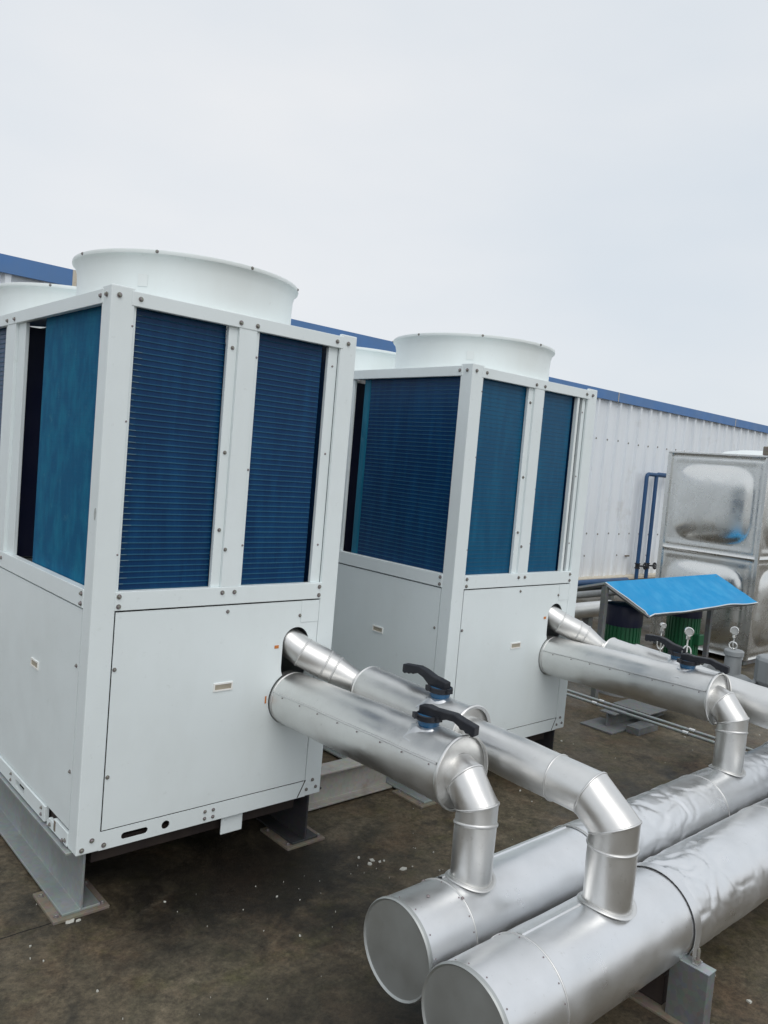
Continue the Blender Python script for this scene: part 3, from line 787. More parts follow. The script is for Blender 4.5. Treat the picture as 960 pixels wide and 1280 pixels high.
def valve(base, lever, dirv, parent, up=0.0, twist=None):
    """blue collar and black notched lever; base on the pipe crown, lever runs along dirv"""
    base = V(base); d = V(dirv).normalized(); upv = V((0,0,1)); s = d.cross(upv).normalized()
    c = MB()
    c.lathe([(0.018,-0.03),(0.030,-0.012),(0.036,0.0),(0.040,0.018),(0.043,0.022),(0.043,0.030),(0.038,0.034),(0.002,0.034)], base, n=28)
    v = c.build('valve', M['bluering'], parent, smooth=40)
    k = MB(); k.lathe([(0.0445,0.018),(0.047,0.020),(0.047,0.036),(0.041,0.038),(0.040,0.026)], base, n=28)
    # tabs of the collar
    for q in (0.6, 2.7, 4.6):
        o = V((math.cos(q), math.sin(q), 0)); t = V((-o.y, o.x, 0)); p = base + o*0.046
        k.add([p-t*0.012+upv*0.024, p+t*0.012+upv*0.024, p+t*0.012+o*0.012+upv*0.024, p-t*0.012+o*0.012+upv*0.024, p-t*0.012+upv*0.042, p+t*0.012+upv*0.042, p+t*0.012+o*0.012+upv*0.042, p-t*0.012+o*0.012+upv*0.042],
              [(0,3,2,1),(4,5,6,7),(0,1,5,4),(1,2,6,5),(2,3,7,6),(3,0,4,7)])
    k.build('collar', M['black'], v, smooth=35)
    # lever: side outline (along d, height), extruded across
    L = lever
    top = [(-0.035,0.062),(0.000,0.068),(0.030,0.064+up*0.3),(0.075,0.066+up*0.8),(0.110,0.067+up*1.0),(L*0.72,0.058+up*1.25),(L,0.046+up*1.5)]
    bot = [(L,0.014+up*1.5),(L-0.012,0.009+up*1.5),(L-0.020,0.018+up*1.45),(L-0.034,0.015+up*1.4),(L-0.042,0.024+up*1.35),(L-0.056,0.022+up*1.3),(L-0.064,0.031+up*1.2),(0.110,0.041+up*0.95),(0.080,0.040+up*0.6),(0.055,0.030+up*0.3),(0.040,0.026),(-0.035,0.026)]
    poly = top + bot
    h = MB(); wd = 0.017; n = len(poly)
    P = lambda p, q: base + d*p[0] + upv*p[1] + s*q
    h.add([P(p,-wd) for p in poly] + [P(p,wd) for p in poly], [(i,(i+1)%n,n+(i+1)%n,n+i) for i in range(n)] + [tuple(reversed(range(n))), tuple(range(n,2*n))])
    h.build('lever', M['black'], v, bevel=0.004)
    # crumpled foil boot at the foot
    q = MB(); rr = []
    for j, (rad, hh) in enumerate(((0.085,-0.045),(0.062,-0.024),(0.046,-0.008),(0.036,-0.002))):
        rr.append([base + V((math.cos(a)*rad*1.05, math.sin(a)*rad*1.3, hh)) + V((0,0,1))*0.012*noise.noise(V((math.cos(a)*2, math.sin(a)*2, j*0.7+base.x)))*(j < 3) for a in [2*PI*i/20 for i in range(20)]])
    q.rings(rr); q.build('foil_boot', M['alufoil'], v, smooth=25)
    return v

def lower_branch(X, label, seed, pos):
    r = empty('branch_pipe', (X+0.87, HY1, 0.0), label, 'pipe', 'clad branch pipes from the units to the headers')
    A = V((X+0.884, 0.03, 0.706)); B = V((X+0.874, -0.985, 0.735)); d = (B-A).normalized()
    b = MB(); jacket(b, A, B, 0.110, 0.119, seed, 0.0036, 72, 0.016, 5.0); b.build('jacket', M['alu'], r, smooth=80)
    s = MB(); bead(s, A + d*0.045, d, 0.1105, 0.003); s.build('seam', M['bead'], r, smooth=60)
    # lengthwise seam with screws, on the side toward the viewer
    sm = MB(); rr = []; side = V((-1, 0, 0.42)).normalized(); L = (B-A).length
    side = (side - d*side.dot(d)).normalized(); tt = d.cross(side)
    for j in range(60):
        t = (0.05 + (L-0.05)*j/59); rad = 0.1101 + 0.009*t/L; c = A + d*t + side*(rad+0.0005 + 0.0010*noise.noise(V((t*9, seed, 0)))) + tt*0.002*noise.noise(V((t*5, seed, 4)))
        rr.append([c - tt*0.006, c - tt*0.004 + side*0.007, c + tt*0.001 + side*0.0075, c + tt*0.003 - side*0.001])
    sm.rings(rr); smo = sm.build('lap_seam', M['bead'], r, smooth=40)
    for k in range(8):
        t = 0.12 + k*(L-0.16)/7; rad = 0.1101 + 0.009*t/L
        screw(A + d*(t+0.02*math.sin(k*3.1)) + side*(rad+0.001) + tt*0.010, side, smo, 0.7)
    # end disc with rolled rim
    e = MB(); e.lathe([(0.05,0.004),(0.114,0.003),(0.122,0.0),(0.1265,0.004),(0.1275,0.010),(0.125,0.015),(0.120,0.014)], B, axis=d, n=72)
    e.build('end_disc', M['alu'], r, smooth=40)
    # short pipe, gored elbow and riser
    c0 = B + V((0.001,0.01,-0.003)); c1 = V((X+0.868, -1.020, 0.722)); c2 = V((X+0.870, HY1-0.006, 0.655)); c3 = V((X+0.870, HY1-0.006, HZ+0.05))
    R = 0.068
    pts = [c0, c1, c2, c3]
    rings = mitre_rings(pts, [R]*4, 56)
    nm = ['elbow','elbow','riser']
    for k in range(3):
        b = MB(); a0, a1 = rings[k], rings[k+1]; m = 10 if k < 2 else 22; rr = []
        for j in range(m+1):
            t = j/m; ring = []
            for i in range(56):
                p = a0[i].lerp(a1[i], t); cc = pts[k].lerp(pts[k+1], t); o = (p-cc).normalized()
                e_ = min(1, min(t,1-t)*4)
                ring.append(p + o*(noise.noise(p*8 + V((seed*3,k,0)))*0.0022*e_ + (0.0012 if k == 1 else 0)))
            rr.append(ring)
        b.rings(rr); b.build(nm[k], M['aluwarm'] if k < 2 else M['alu'], r, smooth=60)
    for k, rg in ((1, rings[1]), (2, rings[2])):
        q = MB(); cc = sum(rg, V((0,0,0)))/len(rg); nrm = (rg[0]-cc).cross(rg[14]-cc).normalized()
        q.rings([[p + (p-cc).normalized()*0.0035*math.cos(a) + nrm*0.0045*math.sin(a) for a in [2*PI*i/8 for i in range(8)]] for p in rg], loop=True)
        q.build('seam', M['bead'], r, smooth=60)
    zb = 0.60; q = MB(); cc = V((c2.x, c2.y, zb))
    q.rings([[cc + V((math.cos(a)*(R+0.001+0.004*math.cos(w)), math.sin(a)*(R+0.001+0.004*math.cos(w)), 0.006*math.sin(w) + 0.016*math.cos(a+2.2))) for w in [2*PI*i/8 for i in range(8)]] for a in [2*PI*i/56 for i in range(56)]], loop=True)
    q.build('seam', M['bead'], r, smooth=60)
    q = MB(); saddle(q, c2.x, c2.y, HZ, HR1, R); q.build('saddle_collar', M['bead'], r, smooth=60)
    valve((X+0.872, -0.825, 0.848), 0.195, (0.16, -1, 0), r, up=0.0)
    return r

def upper_branch(X, label, seed, long):
    r = empty('branch_pipe', (X+1.11, HY2, 0.0), label, 'pipe', 'clad branch pipes from the units to the headers')
    zo = -0.02 if long else 0.0
    p = [V((X+0.866, 0.075, 0.960)), V((X+0.918,-0.015,0.903)), V((X+0.99,-0.085,0.860)), V((X+1.02,-0.119,0.840)), V((X+1.07,-0.197,0.806+zo)), V((X+1.10,-0.262,0.783+zo))]
    rings = mitre_rings(p, [0.063,0.063,0.0645,0.061,0.045,0.040], 40)
    for k in range(5):
        b = MB(); b.rings([rings[k], [a.lerp(c, .33) for a, c in zip(rings[k], rings[k+1])], [a.lerp(c, .66) for a, c in zip(rings[k], rings[k+1])], rings[k+1]])
        b.build('elbow', M['aluwarm'], r, smooth=60)
    for k in (1,2,3,4):
        q = MB(); rg = rings[k]; cc = sum(rg, V((0,0,0)))/len(rg); nrm = (rg[0]-cc).cross(rg[10]-cc).normalized()
        q.rings([[g + (g-cc).normalized()*0.003*math.cos(a) + nrm*0.004*math.sin(a) for a in [2*PI*i/8 for i in range(8)]] for g in rg], loop=True)
        q.build('seam', M['bead'], r, smooth=60)
    A = V((X+1.10, -0.245, 0.755 if long else 0.786)); B = V((X+1.105, -1.20 if long else -0.81, 0.692 if long else 0.772)); d = (B-A).normalized()
    b = MB(); jacket(b, A, B, 0.094, 0.096, seed, 0.0038, 64, 0.016, 5.0); b.build('jacket', M['alu'], r, smooth=80)
    e = MB(); e.lathe([(0.03,0.006),(0.06,0.002),(0.086,0.001),(0.0945,0.0),(0.097,0.004),(0.094,0.010)], A, axis=d, n=56); e.build('end_disc', M['alu'], r, smooth=40)
    e = MB(); e.lathe([(0.05,0.004),(0.094,0.003),(0.104,0.0),(0.109,0.004),(0.110,0.012),(0.106,0.016),(0.096,0.012)], B, axis=d, n=64); e.build('end_disc', M['alu'], r, smooth=40)
    R = 0.076
    c0 = B + V((0,0.01,-0.012)); c1 = V((X+1.112, HY2+0.085, 0.665 if long else 0.742)); c2 = V((X+1.118, HY2-0.006, 0.60 if long else 0.668)); c3 = V((X+1.118, HY2-0.006, HZ+0.05))
    pts = [c0, c1, c2, c3]; rings = mitre_rings(pts, [R]*4, 56)
    nm = ['jacket','elbow','riser']
    for k in range(3):
        b = MB(); a0, a1 = rings[k], rings[k+1]; m = 24 if k != 1 else 10; rr = []
        for j in range(m+1):
            t = j/m; ring = []
            for i in range(56):
                q = a0[i].lerp(a1[i], t); cc = pts[k].lerp(pts[k+1], t); o = (q-cc).normalized()
                e_ = min(1, min(t,1-t)*4)
                ring.append(q + o*(noise.noise(q*7 + V((seed*3,k,0)))*0.003*e_ + (0.0012 if k == 1 else 0)))
            rr.append(ring)
        b.rings(rr); b.build(nm[k], M['alu'] if k != 1 else M['aluwarm'], r, smooth=60)
    for rg in (rings[1], rings[2]):
        q = MB(); cc = sum(rg, V((0,0,0)))/len(rg); nrm = (rg[0]-cc).cross(rg[14]-cc).normalized()
        q.rings([[g + (g-cc).normalized()*0.0032*math.cos(a) + nrm*0.004*math.sin(a) for a in [2*PI*i/8 for i in range(8)]] for g in rg], loop=True)
        q.build('seam', M['bead'], r, smooth=60)
    q = MB(); dd = (c1-c0).normalized(); cc = c1 - dd*0.13
    bead(q, cc, dd, R+0.001, 0.003, 56); q.build('seam', M['bead'], r, smooth=60)
    q = MB(); bead(q, (c2.x, c2.y, 0.55 if long else 0.608), (0,0,1), R+0.001, 0.0038, 56); q.build('seam', M['bead'], r, smooth=60)
    q = MB(); saddle(q, c2.x, c2.y, HZ, HR2, R); q.build('saddle_collar', M['bead'], r, smooth=60)
    valve((X+1.10, -0.655, 0.828 if long else 0.868), 0.19, (-0.06, 1, 0), r, up=0.03 if long else 0.024)
    return r

lower_branch(0.0, 'fat clad pipe leaving the nearest unit low down, bending into the back header', 1, 'near')
upper_branch(0.0, 'clad pipe leaving the nearest unit through its higher opening, dropping onto the front header', 2, False)
lower_branch(1.8269, 'fat clad pipe leaving the second unit low down, its riser standing on the back header', 5, 'far')
upper_branch(1.8269, 'clad pipe leaving the higher opening of the second unit, running off the right picture edge', 6, True)

# ------------------------------------------------------------------ header supports
def pipe_support(x, label):
    r = empty('pipe_support', (x, -1.25, 0), label, 'pipe support', 'steel supports under the header pipes')
    MB().box(x-0.05, x+0.05, -1.68, -0.86, 0, 0.010).build('base_plate', M['rustplate'], r, bevel=0.002)
    t = 0.006; xa, xb = x-0.025, x+0.025; z1 = 0.203
    c = MB().prism([(xa,-1.650),(xb,-1.650),(xb,-1.650+t),(xa+t,-1.650+t),(xa+t,-1.528),(xb,-1.528),(xb,-1.522),(xa,-1.522)], 'z', 0.010, z1)
    c.build('post', M['greysteel'], r, bevel=0.0015)
    MB().box(xa-0.001, xb+0.001, -1.652, -1.52, z1, z1+0.005).build('post_top', M['galv'], r, bevel=0.0015)
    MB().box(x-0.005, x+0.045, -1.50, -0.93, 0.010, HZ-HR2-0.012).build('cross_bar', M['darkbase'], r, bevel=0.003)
    s = MB(); prof = []
    n = 24; hr = HR2 + 0.0045
    for i in range(n+1):
        a = PI*(i/n)
        prof.append((HY2 - math.cos(a)*hr, HZ + math.sin(a)*hr, 0.0))
    prof = [(-1.606, z1+0.0065, -0.028), (-1.590, z1+0.0065, -0.028), (HY2-hr-0.002, HZ-0.045, -0.012)] + prof + [(HY2+hr, 0.13, 0.0)]
    rr = []
    for k, (yy, zz, dx) in enumerate(prof):
        dy, dz = yy-HY2, zz-HZ
        l = math.hypot(dy, dz); ny, nz_ = dy/l, dz/l
        if k < 2: ny, nz_ = 0, 1
        xl, xr_ = x+0.014+dx, x+0.052+dx
        rr.append([V((xl,yy,zz)), V((xl,yy+ny*0.002,zz+nz_*0.002)), V((xr_,yy+ny*0.002,zz+nz_*0.002)), V((xr_,yy,zz))])
    s.rings(rr, cap0=True, cap1=True); st = s.build('strap', M['alufoil'], r, smooth=30)
    k = MB(); kx = x+0.004; k.lathe([(0.006,0.0),(0.006,0.050),(0.004,0.056),(0.001,0.057)], (kx, -1.598, z1), n=10); k.lathe([(0.002,0.009),(0.012,0.009),(0.012,0.018),(0.002,0.018)], (kx, -1.598, z1), n=6)
    k.build('stud', M['bolt'], st, smooth=40)
    for sx in (-0.035, 0.035): bolt((x+sx, -1.665, 0.010), (0,0,1), r, 1.1)
pipe_support(1.412, 'galvanised channel post strapped to the front header at the lower right')
pipe_support(3.5, 'channel post under the header pipes beyond the second unit')

# ------------------------------------------------------------------ things behind, right of the units
def make_tank():
    X0, X1, Y0, Y1 = 7.0, 10.2, 0.70, 1.745; ZB = 0.06; P = 1.025; H = 2*P
    r = empty('water_tank', ((X0+X1)/2, (Y0+Y1)/2, 0), 'square stainless steel water tank of pressed panels in front of the corrugated wall', 'tank')
    def panel(o, ux, uz, nx):
        """pressed panel: o lower corner, ux, uz edge vectors, nx outward"""
        n = 44; vs = []
        for j in range(n+1):
            for i in range(n+1):
                u, v = i/n*2-1, j/n*2-1
                m = max(abs(u), abs(v))
                h = 0.0
                # flange rim, groove and rounded-square dome
                if m > 0.965: h = 0.012
                g = 0.885; h += 0.012*math.exp(-((m-g)/0.022)**2)
                se = (abs(u/0.80)**4.2 + abs(v/0.76)**4.2)
                if se < 1: h += 0.060*(1-se)**0.85
                vs.append(o + ux*((u+1)/2) + uz*((v+1)/2) + nx*h)
        b = MB(); b.add(vs, [(j*(n+1)+i, j*(n+1)+i+1, (j+1)*(n+1)+i+1, (j+1)*(n+1)+i) for j in range(n) for i in range(n)])
        return b
    for k in range(2):
        panel(V((X0,Y0,ZB+k*P)), V((0,Y1-Y0,0)), V((0,0,P)), V((-1,0,0))).build('panel', M['stainless'], r, smooth=50)
        for q in range(3):
            panel(V((X0+q*(X1-X0)/3,Y0,ZB+k*P)), V(((X1-X0)/3,0,0)), V((0,0,P)), V((0,-1,0))).build('panel', M['stainless'], r, smooth=50)
    b = MB(); b.box(X0+0.001, X1, Y0+0.001, Y1, ZB, ZB+H); b.build('shell', M['stainless'], r)
    f = MB()
    f.box(X0-0.028, X0+0.03, Y0-0.028, Y1+0.01, ZB+H-0.002, ZB+H+0.020); f.box(X0-0.02, X1, Y0-0.028, Y0+0.02, ZB+H-0.001, ZB+H+0.018)
    f.build('top_rim', M['stainless'], r, bevel=0.004)
    MB().box(X0-0.022, X0+0.012, Y1-0.035, Y1+0.012, ZB, ZB+H-0.004).build('corner_strip', M['stainless'], r, bevel=0.003)
    MB().box(X0-0.024, X0+0.012, Y0-0.024, Y0+0.012, ZB, ZB+H-0.004).build('corner_strip', M['stainless'], r, bevel=0.003)
    l = MB(); l.lathe([(0.45,0.0),(0.45,0.03),(0.40,0.06),(0.25,0.085),(0.001,0.095)], (X0+0.62, 1.0, ZB+H), n=48); l.build('lid', M['shroud'], r, smooth=40)
    vp = MB(); vp.box(6.99, 7.12, 0.66, 0.76, ZB+H+0.022, ZB+H+0.11); vp.build('vent_cap', M['rustplate'], r, bevel=0.01)
    MB().box(X0+0.02, X1, Y0+0.02, Y0+0.14, 0, ZB-0.001).build('base_rail', M['greysteel'], r, bevel=0.004)
    MB().box(X0+0.02, X1, Y1-0.14, Y1-0.02, 0, ZB-0.001).build('base_rail', M['greysteel'], r, bevel=0.004)
make_tank()

def make_canopy():
    r = empty('pump_canopy', (5.3, 0.7, 0), 'small bright blue sheet roof on grey steel legs over the green pumps', 'canopy')
    a = V((4.40,0.752,0.95)); b_ = V((6.47,0.845,0.935)); c = V((4.62,0.475,0.73)); d = V((6.59,0.474,0.726))
    a = V((4.405,0.755,0.948)); n = 24; vs = []; m = 10
    def sag(u, v): return 0.010*math.sin(u*9+v*2) * v * 0.5 + 0.012*noise.noise(V((u*5, v*3, 2.0)))*v
    for s in (0, 1):
        for j in range(m+1):
            for i in range(n+1):
                u, v = i/n, j/m
                p = (a.lerp(b_, u)).lerp(c.lerp(d, u), v)
                if v > .9 and u < .04: p = p + V((0,0,-0.02))
                vs.append(p + V((0,0,sag(u,v) - 0.006*s)))
    k = (n+1)*(m+1); fs = []
    for j in range(m):
        for i in range(n):
            q = (j*(n+1)+i, j*(n+1)+i+1, (j+1)*(n+1)+i+1, (j+1)*(n+1)+i); fs.append(q); fs.append(tuple(reversed([x+k for x in q])))
    edge = [i for i in range(n+1)] + [j*(n+1)+n for j in range(1, m+1)] + [m*(n+1)+i for i in range(n-1, -1, -1)] + [j*(n+1) for j in range(m-1, 0, -1)]
    for i in range(len(edge)): p, q = edge[i], edge[(i+1) % len(edge)]; fs.append((p, q, q+k, p+k))
    mb = MB(); mb.add(vs, fs); sh = mb.build('front_sheet', M['canopy'], r, smooth=40)
    # far slope
    bk = MB(); e = a + V((0.02,0.42,-0.13)); f = b_ + V((0.02,0.42,-0.13))
    bk.add([a, b_, f, e, a-V((0,0,0.005)), b_-V((0,0,0.005)), f-V((0,0,0.005)), e-V((0,0,0.005))], [(0,1,2,3),(4,5,6,7),(1,2,6,5),(2,3,7,6),(3,0,4,7)])
    bk.build('back_sheet', M['canopy'], r)
    # pale cut edge
    ed = MB(); P = [vs[m*(n+1)+i] for i in range(n+1)]
    ed.tube([p + V((0,0,-0.004)) for p in P], 0.0055, 6); ed.tube([vs[j*(n+1)] + V((0,0,-0.004)) for j in range(m+1)], 0.005, 6)
    ed.build('sheet_edge', M['canopy_edge'], sh, smooth=60)
    fr = MB(); 
    fr.tube([a-V((0,0,0.02)), e-V((0,0,0.02))], 0.018, 4); fr.tube([a-V((0,0,0.022)), b_-V((0,0,0.022))], 0.016, 4); fr.tube([c+V((0.02,0.02,-0.02)), d+V((-0.02,0.02,-0.02))], 0.014, 4); fr.tube([e-V((0,0,0.02)), f-V((0,0,0.02))], 0.016, 4)
    fr.tube([a-V((0,0,0.022)), c-V((0,0,0.022))], 0.014, 4)
    fr.build('roof_frame', M['greysteel'], r)
    for (x, y, z) in ((4.42,0.76,0.935),(4.43,1.15,0.80),(6.40,0.83,0.92),(6.42,1.22,0.78)):
        MB().box(x-0.022, x+0.022, y-0.022, y+0.022, 0, z).build('leg', M['greysteel'], r, bevel=0.003)
make_canopy()

def pump(x, y, label):
    r = empty('pump', (x, y, 0), label, 'pump', 'green pumps under the blue sheet roof')
    MB().lathe([(0.001,0.0),(0.17,0.0),(0.17,0.10),(0.12,0.14),(0.12,0.20),(0.001,0.20)], (x,y,0), n=24).build('base', M['greycast'], r, smooth=40)
    prof = []
    n = 28
    for i in range(n):
        a0 = 2*PI*i/n
        for f, rr in ((0.0,0.142),(0.30,0.142),(0.36,0.150),(0.94,0.150)): prof.append((x+rr*math.cos(a0+f*2*PI/n), y+rr*math.sin(a0+f*2*PI/n)))
    MB().prism(prof, 'z', 0.20, 0.57).build('motor_body', M['green'], r)
    MB().lathe([(0.001,0.57),(0.152,0.57),(0.155,0.58),(0.155,0.72),(0.148,0.738),(0.11,0.745),(0.001,0.745)], (x,y,0), n=36).build('fan_cover', M['navy'], r, smooth=40)
    MB().box(x-0.05, x+0.05, y-0.19, y-0.13, 0.33, 0.43).build('terminal_box', M['green'], r, bevel=0.008)
pump(4.80, 0.80, 'green ribbed pump with navy top, beside the left canopy leg')
pump(5.87, 0.82, 'green ribbed pump with navy top, beside the right canopy leg')

def gauge(p, zbot, ang, label, rad=0.022):
    x, y, z = p
    r = empty('pressure_gauge', (x, y, zbot), label, 'gauge', 'small pressure gauges on siphon tubes')
    d = V((math.cos(math.radians(ang)), math.sin(math.radians(ang)), 0.05)).normalized()
    b = MB(); c = V(p)
    b.lathe([(0.001,-0.018),(rad*0.8,-0.018),(rad,-0.012),(rad,0.014),(rad*1.08,0.015),(rad*1.08,0.020),(rad*0.9,0.021),(rad*0.88,0.016)], c, axis=d, n=28)
    b.build('case', M['chrome'], r, smooth=40)
    f = MB(); f.lathe([(0.0005,0.0165),(rad*0.88,0.0165)], c, axis=d, n=28); f.build('dial', M['dial'], r)
    t = MB(); h = zbot
    pts = [(x,y,z-rad+0.004),(x,y,z-rad-0.02)]
    t.tube(pts, 0.011, 10)
    zz = z-rad-0.022; s = V((-d.y, d.x, 0))
    loop = [V((x,y,zz))]
    cz = (zz+h)/2 - 0.01; hr = 0.022; vr = max(0.02, (zz-h)*0.30)
    for i in range(17):
        a = PI/2 + 2*PI*i/16*1.0
        loop.append(V((x,y,cz)) + s*math.cos(a)*hr + V((0,0,1))*math.sin(a)*vr + d*(0.010*(i/16-.5)))
    loop.append(V((x,y,cz-vr-0.004)) + d*0.004); loop.append(V((x,y,h-0.01)))
    t.tube(loop[:1]+loop[1:], 0.0045, 6); t.build('siphon_tube', M['chrome'], r, smooth=60)
gauge((2.925,-0.700,0.985), 0.812, 215, 'pressure gauge on the higher pipe of the second unit, in front of the green pump')

# grey pipe line with cast valve bodies beyond
def make_cast_line():
    X = 3.60; z = 0.60
    r = empty('valve_line', (X, -0.8, 0), 'grey cast valve bodies on a clad line at the right picture edge', 'valve')
    b = MB(); jacket(b, (X, -0.02, z+0.03), (X, -0.50, z), 0.07, 0.07, 21, 0.004, 40, 0.02, 6, 0.003); b.build('jacket', M['alu'], r, smooth=70)
    e = MB(); e.lathe([(0.001,0),(0.070,0.0),(0.073,0.006)], (X,-0.018,z+0.03), axis=V((0,-1,0)), n=32); e.build('end_disc', M['alu'], r)
    c = MB(); ax = V((0,-1,-0.05))
    c.lathe([(0.02,0.0),(0.105,0.0),(0.105,0.025),(0.06,0.03),(0.065,0.06),(0.085,0.12),(0.088,0.22),(0.070,0.27),(0.060,0.29),(0.105,0.295),(0.105,0.32),(0.02,0.32)], (X,-0.50,z), axis=ax, n=28)
    c.build('valve_body', M['greycast'], r, smooth=35)
    s = MB(); s.lathe([(0.050,0.0),(0.047,0.12),(0.056,0.125),(0.056,0.15),(0.05,0.156),(0.001,0.157)], (X,-0.655,z+0.055), n=24); s.build('bonnet', M['greycast'], r, smooth=35)
    f = MB(); f.lathe([(0.001,-0.01),(0.10,-0.01),(0.118,0.01),(0.118,0.13),(0.105,0.150),(0.001,0.153)], (X+0.02,-0.90,z+0.07), n=10); f.build('bonnet', M['greycast'], r, bevel=0.006)
    g = MB(); jacket(g, (X,-0.82,z-0.016), (X,-1.9,z-0.03), 0.085, 0.085, 23, 0.004, 40, 0.02, 6, 0.002); g.build('jacket', M['greycast'], r, smooth=70)
    for y in (-1.02, -1.86):
        MB().box(X-0.025, X+0.025, y-0.025, y+0.025, 0, z-0.05).build('leg', M['greysteel'], r, bevel=0.003)
make_cast_line()
gauge((3.60,-0.645,0.925), 0.81, 200, 'pressure gauge standing on the grey cast valve body', 0.023)
gauge((3.60,-0.19,0.86), 0.69, 230, 'thin tall gauge standing behind the upper lever of the second unit', 0.016)

def floor_pipe(y, z, rad, x0, x1, label, m, grp='pipes running along the floor behind the second unit'):
    r = empty('floor_pipe', ((x0+x1)/2, y, 0), label, 'pipe', grp)
    b = MB(); jacket(b, (x0,y,z), (x1,y,z), rad, rad, int(y*10), 0.003, 32, 0.06, 4); 
    for x, s in ((x0,1),(x1,-1)): b.lathe([(0.0005,0),(rad,0)], (x,y,z), axis=V((s,0,0)), n=32)
    b.build('jacket', M[m], r, smooth=60)
    for x in (x0+0.4, x1-0.4): MB().box(x-0.04, x+0.04, y-0.04, y+0.04, 0, z-rad*0.9).build('leg', M['greysteel'], r)
floor_pipe(2.05, 0.36, 0.085, 3.4, 6.6, 'silver clad pipe lying behind the blue canopy, thickest of the three', 'alu')
floor_pipe(2.75, 0.36, 0.050, 3.4, 8.6, 'grey pipe lying behind the thick silver pipe near the wall', 'greycast')
floor_pipe(3.60, 0.30, 0.045, 4.0, 9.5, 'thin blue pipe lying along the foot of the corrugated wall', 'bluepaint')

def conduit(x, label, z):
    r = empty('conduit', (x, -0.1, 0), label, 'conduit', 'thin metal conduits on the roof deck')
    MB().tube([(x,1.2,z),(x,-0.85,z)], 0.0105, 10).build('tube', M['galv'], r, smooth=50)
    for y in (0.9,-0.8): MB().box(x-0.02, x+0.02, y-0.02, y+0.02, 0, z-0.012).build('foot', M['greysteel'], r)
    for y in (0.45,-0.25): MB().lathe([(0.0125,-0.02),(0.017,-0.02),(0.017,0.02),(0.0125,0.02)], (x,y,z), axis=V((0,1,0)), n=10).build('coupling', M['chrome'], r, smooth=40)
conduit(3.945, 'thin bright conduit near the floor, the one closer to the second unit', 0.12)
conduit(4.04, 'thin bright conduit near the floor, the one farther from the second unit', 0.12)

def stand(x, y):
    r = empty('steel_stand', (x, y, 0), 'low grey steel stand with flat plates on the deck under the fat pipe', 'stand')
    MB().prism([(-0.06+y,0.0),(0.06+y,0.0),(0.06+y,0.01),(0.005+y,0.01),(0.005+y,0.10),(0.06+y,0.10),(0.06+y,0.11),(-0.06+y,0.11),(-0.06+y,0.10),(-0.005+y,0.10),(-0.005+y,0.01),(-0.06+y,0.01)], 'x', x-0.35, x+0.35).build('beam', M['greysteel'], r, bevel=0.002)
    MB().box(x-0.12, x+0.42, y-0.20, y+0.10, 0.111, 0.119).build('plate', M['greysteel'], r, bevel=0.002)
    MB().box(x-0.46, x-0.20, y-0.12, y+0.14, 0.0, 0.012).build('base_plate', M['greysteel'], r, bevel=0.002)
    MB().box(x-0.30, x-0.04, y-0.23, y-0.13, 0.0, 0.05).build('base_plate', M['greysteel'], r, bevel=0.002)
stand(4.22, 0.30)

# ------------------------------------------------------------------ light and sky
w = bpy.data.worlds.new("World"); SC.world = w; w.use_nodes = True
nt = w.node_tree; bg = nt.nodes['Background']
sky = nt.nodes.new('ShaderNodeTexSky'); sky.sky_type = 'NISHITA'; sky.sun_disc = False
SUN_EL, SUN_AZ = math.radians(52), math.radians(-112)      # azimuth of the sun, counter-clockwise from +X
sky.sun_elevation = SUN_EL; sky.sun_rotation = PI/2 - SUN_AZ
sky.air_density = 1.0; sky.dust_density = 3.0
tc = nt.nodes.new('ShaderNodeTexCoord')
n1 = nt.nodes.new('ShaderNodeTexNoise'); n1.inputs['Scale'].default_value = 1.6; n1.inputs['Detail'].default_value = 4
mp = nt.nodes.new('ShaderNodeMapping'); mp.inputs['Scale'].default_value = (1,1,2.6)
nt.links.new(tc.outputs['Generated'], mp.inputs['Vector']); nt.links.new(mp.outputs['Vector'], n1.inputs['Vector'])
cr = nt.nodes.new('ShaderNodeValToRGB')
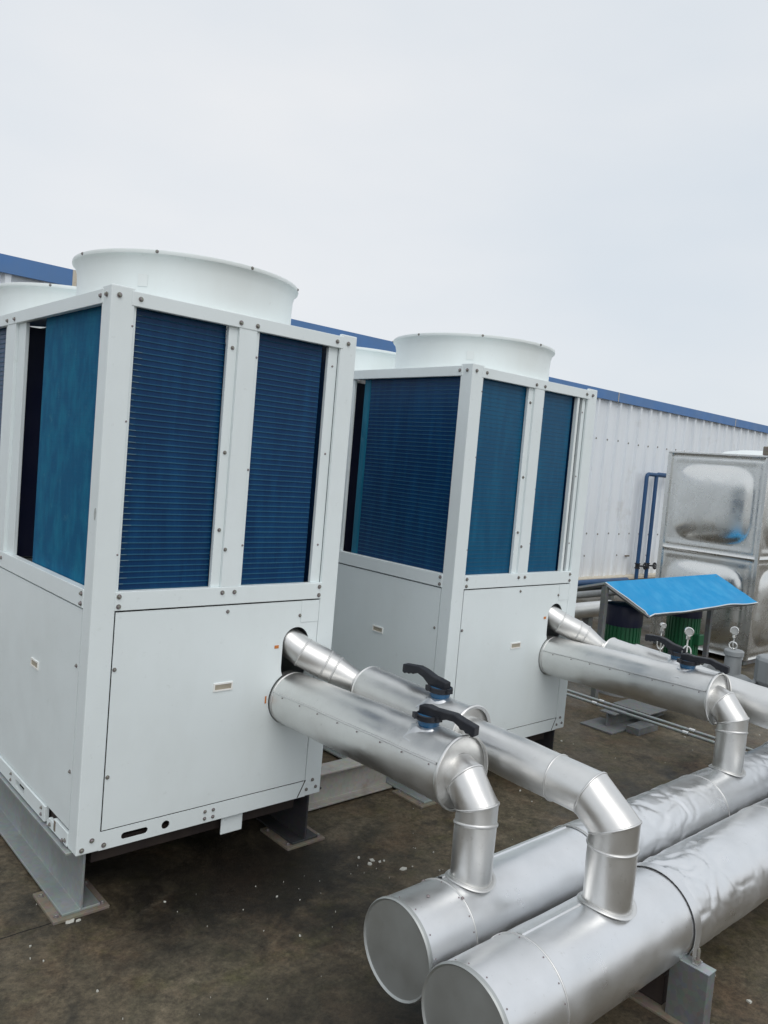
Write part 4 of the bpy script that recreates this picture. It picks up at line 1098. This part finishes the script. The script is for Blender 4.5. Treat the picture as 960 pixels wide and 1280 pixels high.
cr.color_ramp.elements[0].position = 0.3; cr.color_ramp.elements[0].color = (7.5,8.1,8.7,1)
cr.color_ramp.elements[1].position = 0.72; cr.color_ramp.elements[1].color = (8.95,9.1,9.3,1)
nt.links.new(n1.outputs['Fac'], cr.inputs['Fac'])
mx = nt.nodes.new('ShaderNodeMix'); mx.data_type = 'RGBA'; mx.inputs[0].default_value = 0.90
nt.links.new(sky.outputs[0], mx.inputs[6]); nt.links.new(cr.outputs[0], mx.inputs[7])
nt.links.new(mx.outputs[2], bg.inputs['Color']); bg.inputs['Strength'].default_value = 0.1

sl = bpy.data.lights.new('sun', 'SUN'); sl.energy = 0.9; sl.angle = math.radians(45); sl.color = (1.0, 0.98, 0.95)
so = bpy.data.objects.new('sun', sl); COL.objects.link(so)
dirv = V((math.cos(SUN_EL)*math.cos(SUN_AZ), math.cos(SUN_EL)*math.sin(SUN_AZ), math.sin(SUN_EL)))
so.rotation_mode = 'QUATERNION'; so.rotation_quaternion = V((0,0,1)).rotation_difference(dirv); so.location = (0,-6,8)

# ------------------------------------------------------------------ camera
yaw, pit, rol = math.radians(48.119), math.radians(-3.546), math.radians(4.922)
f = V((math.cos(pit)*math.cos(yaw), math.cos(pit)*math.sin(yaw), math.sin(pit)))
rt = V((math.sin(yaw), -math.cos(yaw), 0)); up = rt.cross(f)
rt2 = rt*math.cos(rol) + up*math.sin(rol); up2 = -rt*math.sin(rol) + up*math.cos(rol)
cam = bpy.data.cameras.new('camera'); co = bpy.data.objects.new('camera', cam); COL.objects.link(co)
co.matrix_world = Matrix(((rt2.x, up2.x, -f.x, -1.0854), (rt2.y, up2.y, -f.y, -2.6849), (rt2.z, up2.z, -f.z, 1.7339), (0,0,0,1)))
cam.sensor_fit = 'AUTO'; cam.sensor_width = 36; cam.lens = 991.116/1280*36; cam.clip_start = 0.02; cam.clip_end = 1000
SC.camera = co
SC.view_settings.view_transform = 'Standard'; SC.view_settings.look = 'None'; SC.view_settings.exposure = 0; SC.view_settings.gamma = 1
SC.view_settings.use_curve_mapping = False
SC.cycles.max_bounces = 8
